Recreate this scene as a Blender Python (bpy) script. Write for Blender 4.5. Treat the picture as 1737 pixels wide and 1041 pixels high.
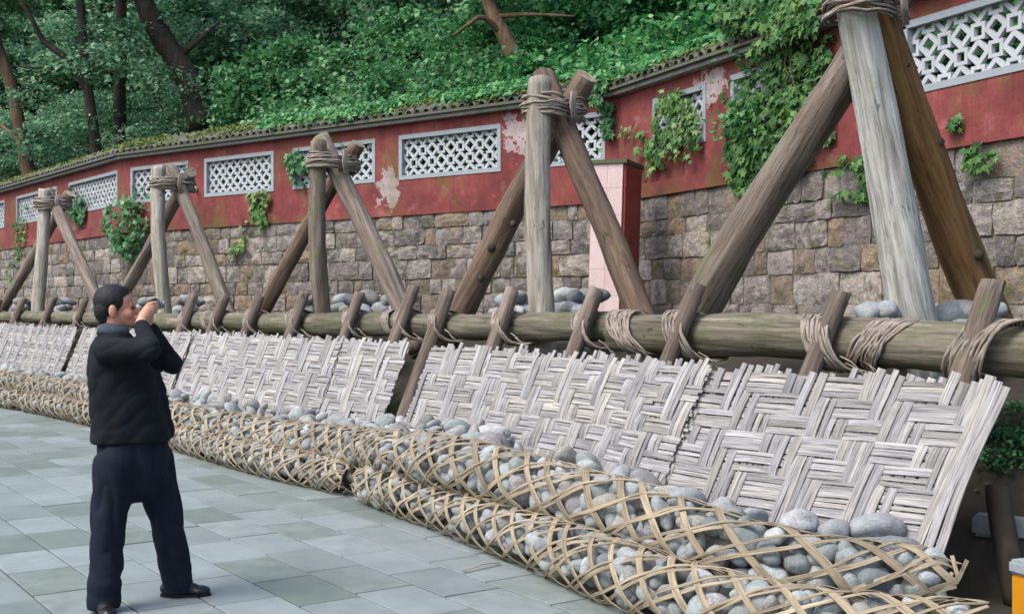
import bpy, bmesh, math, random
import numpy as np
from mathutils import Vector, Matrix, Quaternion, noise as mnoise

random.seed(7); np.random.seed(7)
S = bpy.context.scene
C = S.collection
for o in list(bpy.data.objects): bpy.data.objects.remove(o)

# ------------------------------------------------------------------ camera, sky, sun, exposure
F, CX, HY, EYE = 2000.0, 868.5, 518.0, 1.6       # focal length and horizon in photograph pixels (1737 wide), eye height
cam = bpy.data.cameras.new('camera'); camo = bpy.data.objects.new('camera', cam); C.objects.link(camo)
camo.location = (0, 0, EYE); camo.rotation_euler = (math.radians(90), 0, 0)
cam.sensor_width = 36; cam.lens = 36 * F / 1737; cam.shift_y = -(520.5 - HY) / 1737
cam.clip_start = 0.1; cam.clip_end = 2000
S.camera = camo

SUN_DIR = Vector((-0.75, -0.55, 1.25)).normalized()   # towards the bright part of an overcast sky
w = bpy.data.worlds.new('World'); S.world = w; w.use_nodes = True
nt = w.node_tree; nt.nodes.clear()
sky = nt.nodes.new('ShaderNodeTexSky'); sky.sky_type = 'NISHITA'; sky.sun_disc = False
sky.sun_elevation = math.asin(SUN_DIR.z); sky.sun_rotation = math.atan2(SUN_DIR.x, SUN_DIR.y)
sky.air_density = 1.0; sky.dust_density = 3.0; sky.ozone_density = 1.0
bg = nt.nodes.new('ShaderNodeBackground'); bg.inputs['Strength'].default_value = 0.15
wo = nt.nodes.new('ShaderNodeOutputWorld')
nt.links.new(sky.outputs[0], bg.inputs[0]); nt.links.new(bg.outputs[0], wo.inputs[0])
sun = bpy.data.lights.new('sun', 'SUN'); sun.energy = 1.5; sun.angle = math.radians(28); sun.color = (1.0, 0.98, 0.95)
suno = bpy.data.objects.new('sun', sun); C.objects.link(suno)
suno.rotation_euler = SUN_DIR.to_track_quat('Z', 'Y').to_euler(); suno.location = (-10, -8, 20)
S.view_settings.view_transform = 'Standard'; S.view_settings.look = 'None'
S.view_settings.gamma = 1.0; S.view_settings.exposure = 0.96; S.view_settings.use_curve_mapping = False
S.render.engine = 'CYCLES'; S.cycles.max_bounces = 6; S.cycles.diffuse_bounces = 3

# ------------------------------------------------------------------ helpers
def V(*a): return Vector(a)
def plan(px, s):                     # plan position for a column px seen at s pixels per metre
    return Vector(((px - CX) / s, F / s))

def wm(o):
    if o.parent: return wm(o.parent) @ o.matrix_parent_inverse @ o.matrix_basis
    return o.matrix_basis.copy()
def put(o, parent=None):
    C.objects.link(o)
    if parent is not None:
        o.parent = parent; o.matrix_parent_inverse = wm(parent).inverted()
    return o
def tag(o, label, cat, group=None):
    o['label'] = label; o['category'] = cat
    if group: o['group'] = group
    return o
def thing(name, loc, label, cat, group=None):
    o = bpy.data.objects.new(name, None); o.empty_display_size = .1
    o.location = loc; C.objects.link(o)
    return tag(o, label, cat, group)
def mesh(name, verts, faces, mats, smooth=False, uvs=None, fm=None):
    me = bpy.data.meshes.new(name); me.from_pydata([tuple(v) for v in verts], [], faces)
    for m in (mats if isinstance(mats, (list, tuple)) else [mats]): me.materials.append(m)
    if smooth: me.polygons.foreach_set('use_smooth', [True] * len(me.polygons))
    if fm is not None: me.polygons.foreach_set('material_index', fm)
    if uvs is not None:
        ul = me.uv_layers.new(name='UVMap')
        idx = np.empty(len(me.loops), dtype=np.int32); me.loops.foreach_get('vertex_index', idx)
        ul.data.foreach_set('uv', np.asarray(uvs, dtype=np.float32)[idx].ravel())
    me.update(); return me
def obj(name, me, parent=None, mat=None):
    o = bpy.data.objects.new(name, me)
    if mat is not None: o.matrix_basis = mat
    return put(o, parent)
def bm_mesh(name, bm, mats, smooth=False):
    me = bpy.data.meshes.new(name); bm.to_mesh(me); bm.free()
    for m in (mats if isinstance(mats, (list, tuple)) else [mats]): me.materials.append(m)
    if smooth: me.polygons.foreach_set('use_smooth', [True] * len(me.polygons))
    return me
class MB:                             # collects simple shapes into one mesh
    def __init__(s): s.v = []; s.f = []; s.uv = []
    def add(s, v, f, uv=None):
        b = len(s.v); s.v += list(v); s.f += [tuple(i + b for i in q) for q in f]
        s.uv += list(uv) if uv is not None else [(0, 0)] * len(v)
    def box(s, o, ax, ay, az):        # corner + three edge vectors
        o, ax, ay, az = Vector(o), Vector(ax), Vector(ay), Vector(az)
        s.add([o, o+ax, o+ax+ay, o+ay, o+az, o+ax+az, o+ax+ay+az, o+ay+az],
              [(0,3,2,1),(4,5,6,7),(0,1,5,4),(1,2,6,5),(2,3,7,6),(3,0,4,7)])
    def tube(s, pts, r, sides=5, r1=None, caps=True):
        pts = [Vector(p) for p in pts]; n = len(pts); vs = []; fs = []; uv = []
        prev = None; L = 0
        for i, p in enumerate(pts):
            t = (pts[min(i+1, n-1)] - pts[max(i-1, 0)]).normalized()
            if prev is None:
                a = t.orthogonal().normalized()
            else:
                a = (prev - t * prev.dot(t)); a = a.normalized() if a.length > 1e-6 else t.orthogonal().normalized()
            prev = a; b = t.cross(a)
            if i: L += (p - pts[i-1]).length
            rr = r if r1 is None else r + (r1 - r) * i / (n - 1)
            for k in range(sides):
                an = 2 * math.pi * k / sides
                vs.append(p + (a * math.cos(an) + b * math.sin(an)) * rr); uv.append((L, k * rr * 6.28 / sides))
        for i in range(n - 1):
            for k in range(sides):
                k2 = (k + 1) % sides
                fs.append((i*sides+k, i*sides+k2, (i+1)*sides+k2, (i+1)*sides+k))
        if caps:
            fs.append(tuple(range(sides - 1, -1, -1))); fs.append(tuple((n-1)*sides + k for k in range(sides)))
        s.add(vs, fs, uv)
    def ribbon(s, pts, nrm, wid, th):  # flat strip along pts, nrm = surface normals
        n = len(pts); vs = []; fs = []; uv = []; L = 0
        for i in range(n):
            p = Vector(pts[i]); t = (Vector(pts[min(i+1, n-1)]) - Vector(pts[max(i-1, 0)])).normalized()
            nn = Vector(nrm[i]); b = t.cross(nn); b = b.normalized() if b.length > 1e-6 else t.orthogonal()
            nn = b.cross(t).normalized()
            if i: L += (p - Vector(pts[i-1])).length
            wv = wid[i] if hasattr(wid, '__len__') else wid
            h = b * (wv / 2)
            vs += [p - h, p + h, p + h * .92 + nn * th, p - h * .92 + nn * th]
            uv += [(L, 0), (L, wv), (L, wv), (L, 0)]
        for i in range(n - 1):
            a = i * 4; c = a + 4
            for k in range(4):
                k2 = (k + 1) % 4
                fs.append((a+k, a+k2, c+k2, c+k))
        fs.append((3, 2, 1, 0)); e = (n - 1) * 4; fs.append((e, e+1, e+2, e+3))
        s.add(vs, fs, uv)
    def mesh(s, name, mats, smooth=False): return mesh(name, s.v, s.f, mats, smooth, s.uv)
def align(p0, d):                    # local z axis along d
    return Matrix.Translation(p0) @ Vector(d).to_track_quat('Z', 'Y').to_matrix().to_4x4()

# ------------------------------------------------------------------ materials
def hexc(h):
    c = [int(h[i:i+2], 16) / 255 for i in (0, 2, 4)]
    return tuple((x / 12.92 if x <= .04045 else ((x + .055) / 1.055) ** 2.4) for x in c) + (1,)
def ramp(nt, fac, cols, interp='LINEAR'):
    r = nt.nodes.new('ShaderNodeValToRGB'); r.color_ramp.interpolation = interp
    e = r.color_ramp.elements
    while len(e) < len(cols): e.new(0.5)
    for i, c in enumerate(cols):
        if len(c) == 2: p, c = c
        else: p = i / (len(cols) - 1)
        e[i].position = p; e[i].color = c if len(c) == 4 else tuple(c) + (1,)
    nt.links.new(fac, r.inputs[0]); return r.outputs[0]
def math_(nt, op, a, b=None, clamp=False):
    n = nt.nodes.new('ShaderNodeMath'); n.operation = op; n.use_clamp = clamp
    for i, x in enumerate((a, b)):
        if x is None: continue
        if isinstance(x, (int, float)): n.inputs[i].default_value = x
        else: nt.links.new(x, n.inputs[i])
    return n.outputs[0]
def mixc(nt, fac, a, b, mode='MIX'):
    n = nt.nodes.new('ShaderNodeMix'); n.data_type = 'RGBA'; n.blend_type = mode
    for sock, x in ((n.inputs[0], fac), (n.inputs[6], a), (n.inputs[7], b)):
        if isinstance(x, (int, float)): sock.default_value = x
        elif isinstance(x, tuple): sock.default_value = x
        else: nt.links.new(x, sock)
    return n.outputs[2]
def newmat(name):
    m = bpy.data.materials.new(name); m.use_nodes = True; nt = m.node_tree
    b = nt.nodes['Principled BSDF']; b.inputs['Specular IOR Level'].default_value = .3
    return m, nt, b
def coords(nt, kind='Object', scale=(1, 1, 1), rnd=True):
    tc = nt.nodes.new('ShaderNodeTexCoord'); out = tc.outputs[kind]
    mp = nt.nodes.new('ShaderNodeMapping'); mp.inputs['Scale'].default_value = scale
    nt.links.new(out, mp.inputs[0])
    if not rnd: return mp.outputs[0], None
    oi = nt.nodes.new('ShaderNodeObjectInfo')
    va = nt.nodes.new('ShaderNodeVectorMath'); va.operation = 'MULTIPLY_ADD'
    cb = nt.nodes.new('ShaderNodeCombineXYZ')
    for i in range(3): nt.links.new(oi.outputs['Random'], cb.inputs[i])
    nt.links.new(cb.outputs[0], va.inputs[0]); va.inputs[1].default_value = (53, 37, 71); nt.links.new(mp.outputs[0], va.inputs[2])
    return va.outputs[0], oi.outputs['Random']
def noise(nt, vec, scale, detail=5, rough=.6, dist=0):
    n = nt.nodes.new('ShaderNodeTexNoise'); n.inputs['Scale'].default_value = scale
    n.inputs['Detail'].default_value = detail; n.inputs['Roughness'].default_value = rough; n.inputs['Distortion'].default_value = dist
    nt.links.new(vec, n.inputs['Vector']); return n.outputs[0]
def bump(nt, b, h, strength, dist):
    n = nt.nodes.new('ShaderNodeBump'); n.inputs['Strength'].default_value = strength; n.inputs['Distance'].default_value = dist
    nt.links.new(h, n.inputs['Height']); nt.links.new(n.outputs[0], b.inputs['Normal'])

def wood_mat(name, cols, moss=0.0, mosscol=hexc('5c6a34'), kind='Object', scale=(22, 22, 1.6), jitter=.35, rough=.85, bdist=.02, dark=.4, tint=None, crack=0.0):
    m, nt, b = newmat(name)
    v, r = coords(nt, kind, scale)
    n1 = noise(nt, v, 1.0, 8, .65, .4)
    col = ramp(nt, n1, [(.28, cols[0]), (.5, cols[1]), (.72, cols[2])])
    v2, r2 = coords(nt, kind, tuple(s * .25 for s in scale) if kind == 'Object' else tuple(s * .12 for s in scale))
    n2 = noise(nt, v2, 1.3, 4, .6)
    pat = ramp(nt, n2, [(.35, (dark, dark, dark, 1)), (.62, (1, 1, 1, 1))])
    col = mixc(nt, .55, col, pat, 'MULTIPLY')
    br = math_(nt, 'MULTIPLY_ADD', r, jitter); br.node.inputs[2].default_value = 1 - jitter / 2
    hs = nt.nodes.new('ShaderNodeHueSaturation'); nt.links.new(br, hs.inputs['Value']); nt.links.new(col, hs.inputs['Color'])
    col = hs.outputs[0]
    if tint:
        rr = math_(nt, 'FRACT', math_(nt, 'MULTIPLY', r, 7.31)); rr = math_(nt, 'POWER', rr, 1.6)
        col = mixc(nt, 1.0, col, mixc(nt, rr, tint[0], tint[1]), 'MULTIPLY')
    if crack > 0:
        vc, _ = coords(nt, kind, (scale[0] * 1.6, scale[1] * 1.6, scale[2] * .5))
        nc = noise(nt, vc, 1.0, 3, .5, .6)
        ck = ramp(nt, math_(nt, 'ABSOLUTE', math_(nt, 'SUBTRACT', nc, .5)), [(.0, (.25, .22, .2, 1)), (.035, (1, 1, 1, 1))])
        vk, _ = coords(nt, 'Object', (2.5, 2.5, 1.2)); nk = noise(nt, vk, 1.5, 3, .5)
        col = mixc(nt, math_(nt, 'MULTIPLY', ramp(nt, nk, [(.4, (0, 0, 0, 1)), (.6, (1, 1, 1, 1))]), crack), col, mixc(nt, 1.0, col, ck, 'MULTIPLY'))
        vs_, _ = coords(nt, 'Object', (9, 9, 5)); ns_ = noise(nt, vs_, 1.6, 2, .5)
        sp = ramp(nt, ns_, [(.69, (1, 1, 1, 1)), (.74, (.3, .26, .22, 1))]); col = mixc(nt, .8, col, sp, 'MULTIPLY')
    if moss > 0:
        v3, _ = coords(nt, 'Object', (3, 3, 2))
        n3 = noise(nt, v3, 1.2, 7, .7)
        mk = ramp(nt, n3, [(.62 - moss * .25, (0, 0, 0, 1)), (.75 - moss * .2, (1, 1, 1, 1))])
        col = mixc(nt, math_(nt, 'MULTIPLY', mk, .75), col, mosscol)
    nt.links.new(col, b.inputs['Base Color']); b.inputs['Roughness'].default_value = rough
    bump(nt, b, n1, .8, bdist); return m
M = {}
M['wood_grey'] = wood_mat('weathered_grey_wood', [hexc('554a41'), hexc('7d7166'), hexc('9d9388')], .25, crack=.8)
M['wood_brown'] = wood_mat('brown_wood', [hexc('453830'), hexc('6c5a4c'), hexc('887665')], .12, crack=.8)
M['wood_rust'] = wood_mat('rust_brown_wood', [hexc('4a3822'), hexc('6e5130'), hexc('826a48')], .3, hexc('5d5a2a'), crack=.8)
M['wood_white'] = wood_mat('bleached_wood', [hexc('6c6961'), hexc('b4b2aa'), hexc('d8d7d0')], .14, hexc('8b9262'), dark=.55, crack=.8)
M['wood_pale'] = wood_mat('pale_wood', [hexc('716a60'), hexc('a9a294'), hexc('ccc6ba')], .3, hexc('7d8458'), crack=.8)
M['wood_beam'] = wood_mat('mossy_beam_wood', [hexc('443f37'), hexc('736c5d'), hexc('968f7f')], .62, hexc('4f5838'), crack=.8)
M['wood_post'] = wood_mat('post_wood', [hexc('4e443c'), hexc('786b60'), hexc('94887c')], .1, crack=.8)
M['cut'] = wood_mat('cut_wood_end', [hexc('6d6152'), hexc('968a78'), hexc('b5aa98')], .1, scale=(14, 14, 14))
M['slat'] = wood_mat('weathered_bamboo_slat', [hexc('4a484a'), hexc('9b9896'), hexc('c8c3bd')], 0, kind='UV', scale=(4, 130, 1), jitter=.5, bdist=.006, dark=.55, tint=((.94, .955, 1, 1), (1, .975, .9, 1)))
M['strip'] = wood_mat('bamboo_strip', [hexc('584c3f'), hexc('988970'), hexc('b8aa92')], 0, kind='UV', scale=(6, 100, 1), jitter=.5, bdist=.002, dark=.5, rough=.7)
M['rope'] = wood_mat('bamboo_rope', [hexc('4a4038'), hexc('94887c'), hexc('c6bcae')], 0, kind='UV', scale=(14, 120, 1), jitter=.3, bdist=.003, dark=.5)

def stone_mat(name, cols, nscale=6, rough=.8, spread=.12, bdist=.008, moss=0.0, speck=.25, stain=False, smild=False):
    m, nt, b = newmat(name)
    v, r = coords(nt, 'Object')
    n1 = noise(nt, v, nscale, 6, .65)
    fac = math_(nt, 'ADD', math_(nt, 'MULTIPLY', r, 1 - spread), math_(nt, 'MULTIPLY', n1, spread))
    col = ramp(nt, fac, cols)
    n2 = noise(nt, v, nscale * 4, 6, .7)
    g = ramp(nt, n2, [(.3, (1 - speck * 1.6,) * 3 + (1,)), (.7, (1 + 0 * speck,) * 3 + (1,))])
    col = mixc(nt, .8, col, g, 'MULTIPLY')
    if moss:
        n3 = noise(nt, v, nscale * .35, 6, .65)
        mk = ramp(nt, n3, [(.66 - moss * .3, (0, 0, 0, 1)), (.78 - moss * .3, (1, 1, 1, 1))])
        col = mixc(nt, math_(nt, 'MULTIPLY', mk, .7), col, hexc('56602f'))
    if stain:
        ge = nt.nodes.new('ShaderNodeNewGeometry'); mp = nt.nodes.new('ShaderNodeMapping'); mp.inputs['Scale'].default_value = (1.6, 1.6, .8)
        nt.links.new(ge.outputs['Position'], mp.inputs[0]); ns = noise(nt, mp.outputs[0], 1.1, 8, .72)
        col = mixc(nt, 1.0, col, ramp(nt, ns, ([(.3, (.8, .82, .82, 1)), (.5, (.96, .96, .96, 1)), (.68, (1.04, 1.04, 1.04, 1))] if smild else [(.3, (.58, .55, .56, 1)), (.5, (.95, .93, .92, 1)), (.68, (1.15, 1.13, 1.08, 1))])), 'MULTIPLY')
        nf = noise(nt, ge.outputs['Position'], 9, 8, .75)
        col = mixc(nt, .9, col, ramp(nt, nf, ([(.28, (.78, .78, .76, 1)), (.42, (1, 1, 1, 1)), (.75, (1.06, 1.06, 1.06, 1))] if smild else [(.33, (.55, .52, .52, 1)), (.5, (.95, .95, .95, 1)), (.7, (1.25, 1.22, 1.15, 1))])), 'MULTIPLY')
    nt.links.new(col, b.inputs['Base Color']); b.inputs['Roughness'].default_value = rough
    h = math_(nt, 'ADD', n1, math_(nt, 'MULTIPLY', n2, .4))
    bump(nt, b, h, .7, bdist); return m
M['cobble'] = stone_mat('river_stone', [hexc('959d9f'), hexc('bac1c2'), hexc('979a9c'), hexc('a5aeae'), hexc('989293'), hexc('c8cdcc'), hexc('979e98'), hexc('7c8386'), hexc('aaa599'), hexc('acb3b4'), hexc('d4d7d5')], 2.2, .8, .2, .012, speck=.42)
M['wallstone'] = stone_mat('wall_stone', [hexc('716c68'), hexc('a19b98'), hexc('b8b0a8'), hexc('807a76'), hexc('968f8c'), hexc('c4bbb0'), hexc('77716c'), hexc('a8937c'), hexc('8b8783'), hexc('b9b2aa'), hexc('6a6562'), hexc('a59f9c'), hexc('918b86'), hexc('cabfb4')], 4, .92, .3, .05, moss=.42, speck=.4, stain=True)
M['mortar'] = stone_mat('wall_mortar', [hexc('6a645c'), hexc('7a766a')], 5, .95, .8, .01, moss=.6, stain=True)
M['fill'] = stone_mat('dark_basket_core', [hexc('3d3c3a'), hexc('4a4946')], 8, .95, .8, .03)
M['slab'] = stone_mat('paving_slab', [hexc('7f8887'), hexc('868f8f'), hexc('778179'), hexc('8e9797'), hexc('818a89'), hexc('6d7870'), hexc('858e8f')], 1.6, .62, .3, .003, speck=.16, stain=True, smild=True)
M['joint'] = stone_mat('paving_joint', [hexc('2c302e'), hexc('3a3e3b')], 9, .9, .8, .004)
M['earth'] = stone_mat('bank_earth', [hexc('2c2822'), hexc('3a352c'), hexc('454036')], 3, .95, .9, .03, moss=.3)
M['tile'] = stone_mat('roof_tile', [hexc('4d4e4a'), hexc('62625b'), hexc('71706a'), hexc('585a50')], 6, .9, .25, .01, moss=.55)
M['eave'] = stone_mat('eave_band', [hexc('8d8c88'), hexc('a09f9a')], 4, .9, .6, .01, moss=.3)
M['frame'] = stone_mat('window_frame', [hexc('80888d'), hexc('9aa1a5'), hexc('8b9398')], 5, .8, .5, .003, speck=.15)
M['lattice'] = stone_mat('lattice', [hexc('9fa4a7'), hexc('b4b9bb'), hexc('aaafb1')], 5, .8, .4, .003, speck=.12)
M['pinktile_lit'] = stone_mat('lit_pink_tile', [hexc('c4a7a3'), hexc('d3bfba'), hexc('b89692')], 3, .45, .4, .002, speck=.12)  # buttress face towards the light: its brightness is put into the pink
M['redtile_shade'] = stone_mat('shaded_red_tile', [hexc('8c3a3a'), hexc('963f3e'), hexc('843533')], 3, .5, .4, .002, speck=.12)  # buttress face turned from the light: shade is put into the red
M['slabgrey'] = stone_mat('grey_slab', [hexc('7d8484'), hexc('8c9292')], 4, .8, .5, .005)
M['soil'] = stone_mat('forest_floor', [hexc('25281a'), hexc('323622'), hexc('2b2c1c')], 2, .95, .8, .03, moss=.7)

def plaster_mat(name, patches):       # red lime wash: faded, streaked, peeled where it has come off
    m, nt, b = newmat(name)
    v, r = coords(nt, 'Object', rnd=False)
    n1 = noise(nt, v, 1.4, 7, .65)
    col = ramp(nt, n1, [(.3, hexc('683433')), (.5, hexc('7f403e')), (.68, hexc('91504c'))])
    mp = nt.nodes.new('ShaderNodeMapping'); mp.inputs['Scale'].default_value = (3.5, 3.5, .35); nt.links.new(v, mp.inputs[0])
    n2 = noise(nt, mp.outputs[0], 1.6, 6, .7)
    st = ramp(nt, n2, [(.35, (.72, .66, .66, 1)), (.6, (1, 1, 1, 1))]); col = mixc(nt, .7, col, st, 'MULTIPLY')
    n5 = noise(nt, v, 3.1, 6, .7)
    fade = ramp(nt, n5, [(.56, (0, 0, 0, 1)), (.72, (1, 1, 1, 1))])
    col = mixc(nt, math_(nt, 'MULTIPLY', fade, .5), col, hexc('a97a78'))
    n6 = noise(nt, v, .55, 6, .7); col = mixc(nt, .9, col, ramp(nt, n6, [(.35, (.68, .62, .62, 1)), (.5, (.95, .95, .95, 1)), (.66, (1.15, 1.12, 1.12, 1))]), 'MULTIPLY')
    n7 = noise(nt, v, 26, 4, .7); col = mixc(nt, .8, col, ramp(nt, n7, [(.3, (.6, .55, .55, 1)), (.42, (1, 1, 1, 1)), (.7, (1, 1, 1, 1)), (.78, (1.4, 1.5, 1.5, 1))]), 'MULTIPLY')
    n3 = noise(nt, v, 5.5, 6, .65)
    for (cx_, cz_, rx, rz) in patches:
        mp = nt.nodes.new('ShaderNodeMapping'); mp.vector_type = 'POINT'
        mp.inputs['Location'].default_value = (-cx_ / rx, 0, -cz_ / rz); mp.inputs['Scale'].default_value = (1 / rx, 0, 1 / rz)
        nt.links.new(v, mp.inputs[0])
        ln = nt.nodes.new('ShaderNodeVectorMath'); ln.operation = 'LENGTH'; nt.links.new(mp.outputs[0], ln.inputs[0])
        d = math_(nt, 'ADD', ln.outputs['Value'], math_(nt, 'MULTIPLY', math_(nt, 'SUBTRACT', n3, .5), 4.2))
        mk = ramp(nt, d, [(.75, (1, 1, 1, 1)), (.85, (0, 0, 0, 1))])
        col = mixc(nt, math_(nt, 'MULTIPLY', mk, .85), col, ramp(nt, n3, [(.3, hexc('8d8080')), (.6, hexc('b3a7a3'))]))
    n4 = noise(nt, v, .9, 7, .7)
    sep = nt.nodes.new('ShaderNodeSeparateXYZ'); nt.links.new(v, sep.inputs[0])
    low = math_(nt, 'MULTIPLY', math_(nt, 'SUBTRACT', 3.45, sep.outputs[2]), 1.1, True)
    mk = math_(nt, 'MULTIPLY', ramp(nt, math_(nt, 'MULTIPLY_ADD', low, .25), [(.0, (0, 0, 0, 1)), (1, (1, 1, 1, 1))]), ramp(nt, n4, [(.5, (0, 0, 0, 1)), (.62, (1, 1, 1, 1))]))
    col = mixc(nt, math_(nt, 'MULTIPLY', mk, .8), col, hexc('566029'))
    nt.links.new(col, b.inputs['Base Color']); b.inputs['Roughness'].default_value = .9
    bump(nt, b, math_(nt, 'ADD', n1, math_(nt, 'MULTIPLY', n3, .5)), .5, .015); return m

def leaf_mat(name, cols, trans=.4, rough=.45):
    m, nt, b = newmat(name)
    g = nt.nodes.new('ShaderNodeNewGeometry'); oi = nt.nodes.new('ShaderNodeObjectInfo')
    tc = nt.nodes.new('ShaderNodeTexCoord')
    n1 = noise(nt, tc.outputs['Object'], 1.3, 3)
    f = math_(nt, 'ADD', math_(nt, 'MULTIPLY', g.outputs['Random Per Island'], .55), math_(nt, 'MULTIPLY', n1, .45))
    f = math_(nt, 'ADD', f, math_(nt, 'MULTIPLY', math_(nt, 'SUBTRACT', oi.outputs['Random'], .5), .25), True)
    col = ramp(nt, f, cols)
    nt.links.new(col, b.inputs['Base Color']); b.inputs['Roughness'].default_value = rough
    t = nt.nodes.new('ShaderNodeBsdfTranslucent'); nt.links.new(col, t.inputs[0])
    mx = nt.nodes.new('ShaderNodeMixShader'); mx.inputs[0].default_value = trans
    nt.links.new(b.outputs[0], mx.inputs[1]); nt.links.new(t.outputs[0], mx.inputs[2])
    nt.links.new(mx.outputs[0], nt.nodes['Material Output'].inputs[0]); return m
M['leaf_mid'] = leaf_mat('mid_green_leaf', [(.12, hexc('264f32')), (.42, hexc('427a48')), (.68, hexc('6e9e6a')), (.9, hexc('acc69c'))])
M['leaf_dark'] = leaf_mat('dark_green_leaf', [(.12, hexc('20502f')), (.45, hexc('3a7c42')), (.72, hexc('6ea666')), (.92, hexc('a8c898'))])
M['leaf_pale'] = leaf_mat('pale_green_leaf', [(.2, hexc('4a7550')), (.5, hexc('6d9468')), (.9, hexc('9bb78c'))])
M['leaf_vine'] = leaf_mat('vine_leaf', [(.2, hexc('3a6236')), (.5, hexc('5c8646')), (.75, hexc('83a160')), (.95, hexc('aeb588'))])
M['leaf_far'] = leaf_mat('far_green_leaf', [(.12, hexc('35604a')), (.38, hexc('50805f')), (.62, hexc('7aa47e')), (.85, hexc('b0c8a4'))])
M['moss'] = leaf_mat('moss', [(.2, hexc('35431c')), (.55, hexc('556628')), (.9, hexc('76803a'))], .1, .9)
M['bark'] = wood_mat('dark_bark', [hexc('231f1a'), hexc('3a322a'), hexc('4c443a')], .35, hexc('34482c'), scale=(9, 9, 2))
M['bark_brown'] = wood_mat('brown_bark', [hexc('4a3a2c'), hexc('6e5844'), hexc('857058')], .2, hexc('4c5a34'), scale=(9, 9, 2))

# ------------------------------------------------------------------ plan curves (x right, y away from the camera)
def catmull(pts, n=24):
    pts = [Vector(p) for p in pts]; P = [pts[0] * 2 - pts[1]] + pts + [pts[-1] * 2 - pts[-2]]; out = []
    for i in range(1, len(P) - 2):
        a, b, c, d = P[i-1], P[i], P[i+1], P[i+2]
        for k in range(n):
            t = k / n
            out.append(.5 * ((2*b) + (c - a)*t + (2*a - 5*b + 4*c - d)*t*t + (3*b - a - 3*c + d)*t**3))
    out.append(P[-2]); return out
class Curve:
    def __init__(s, pts, n=24):
        s.p = catmull(pts, n); s.l = [0]
        for a, b in zip(s.p, s.p[1:]): s.l.append(s.l[-1] + (b - a).length)
        s.L = s.l[-1]; s.la = np.array(s.l); s.pa = np.array([tuple(q) for q in s.p])
    def at(s, t): return Vector([float(np.interp(t, s.la, s.pa[:, k])) for k in range(s.pa.shape[1])])
    def tan(s, t):
        return (s.at(min(t + .12, s.L)) - s.at(max(t - .12, 0))).normalized()
    def back(s, t):                  # horizontal normal pointing away from the pavement
        d = s.tan(t); n = Vector((d.y, -d.x, 0))
        n = Vector((-n.x, -n.y, 0)) if n.y < 0 else n
        return n.normalized()
    def find(s, px):                 # arc length where the curve stands in photograph column px
        best = None
        u = CX + F * s.pa[:, 0] / s.pa[:, 1]
        i = int(np.argmin(np.abs(u - px))); j = min(max(i, 1), len(u) - 2)
        lo, hi = j - 1, j + 1
        return float(np.interp(px, u[lo:hi+1], s.la[lo:hi+1])) if u[hi] > u[lo] else float(s.la[i])
front = Curve([(-9.6, 20.2, 0), (-7.99, 18.39, 0), (-5.71, 15.69, 0), (-2.5, 11.15, 0), (-1.47, 9.85, 0), (-.2, 7.6, 0), (.47, 6.24, 0), (.88, 5.55, 0), (1.4, 5.1, 0), (2.0, 4.92, 0)])
upper = Curve([plan(p, s).to_3d() + V(0, 0, z) for p, s, z in [(-60, 98, .36), (25, 108, .38), (140, 121, .36), (300, 150, .33), (450, 173, .31), (600, 197, .37), (740, 233, .475), (860, 258, .465), (1000, 284, .425), (1150, 312, .365), (1300, 336, .30), (1450, 345, .255), (1610, 348, .235)]])
beamc = Curve([(p.x, p.y, z) for p, z in [(plan(-60, 81), 1.375), (plan(60, 93), 1.375), (plan(290, 122), 1.38), (plan(560, 155), 1.41), (plan(850, 190), 1.42), (plan(1130, 228), 1.40), (plan(1330, 262), 1.37), (plan(1600, 290), 1.345), (plan(1760, 305), 1.34), (plan(1850, 312), 1.34)]])

# ------------------------------------------------------------------ ground and pavement
mb = MB(); R = 600
mb.add([(-R, -R, -.06), (R, -R, -.06), (R, R, -.06), (-R, R, -.06)], [(0, 1, 2, 3)])
g = obj('ground', mb.mesh('ground', M['earth'])); g['kind'] = 'structure'
mb = MB(); mb.add([(-30, -6, -.014), (4.0, -6, -.014), (4.0, 5.2, -.014), (.9, 7.0, -.014), (-11, 24, -.014), (-30, 40, -.014)], [(0, 1, 2, 3, 4, 5)])
pavement = obj('pavement', mb.mesh('pavement', M['joint'])); pavement['kind'] = 'structure'
D1 = Vector((-.570, .822)); D2 = Vector((.822, .570))
SL, SW = .632, .372
slabmeshes = []
rs = random.Random(3)
def slab_mesh(l, w_):
    b = bmesh.new(); bmesh.ops.create_cube(b, size=1)
    for v in b.verts:
        v.co.x *= l; v.co.y *= w_; v.co.z = v.co.z * .04 - .02
    top = [e for e in b.edges if all(v.co.z > -.01 for v in e.verts)]
    bmesh.ops.bevel(b, geom=top, offset=.003, segments=1, affect='EDGES')
    return bm_mesh('slab', b, M['slab'])
for k in range(5): slabmeshes.append((slab_mesh(SL - .013, SW - .013), SL))
cnt = 0
rot = math.atan2(D1.y, D1.x)
for row in range(-14, 24):
    c0 = row * SW + 3.02
    off = rs.uniform(0, SL)
    for col in range(-8, 46):
        a0 = col * SL + off
        p = D1 * (a0 + SL / 2) + D2 * (c0 + SW / 2)
        if p.y < 4.6 or p.y > 21: continue
        px = CX + F * p.x / p.y
        if px < -160 or px > 1500: continue
        tq = front.la[int(np.argmin((front.pa[:, 0] - p.x) ** 2 + (front.pa[:, 1] - p.y) ** 2))]
        fp = front.at(tq); bk = front.back(tq)
        if (Vector((p.x, p.y, 0)) - fp).dot(bk) > .35: continue
        if cnt >= 298: continue
        o = bpy.data.objects.new('slab', rs.choice(slabmeshes)[0])
        o.location = (p.x, p.y, rs.uniform(-.0025, .0025)); o.rotation_euler = (rs.uniform(-.002, .002), rs.uniform(-.002, .002), rot)
        put(o, pavement); cnt += 1
print('slabs', cnt)

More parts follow.
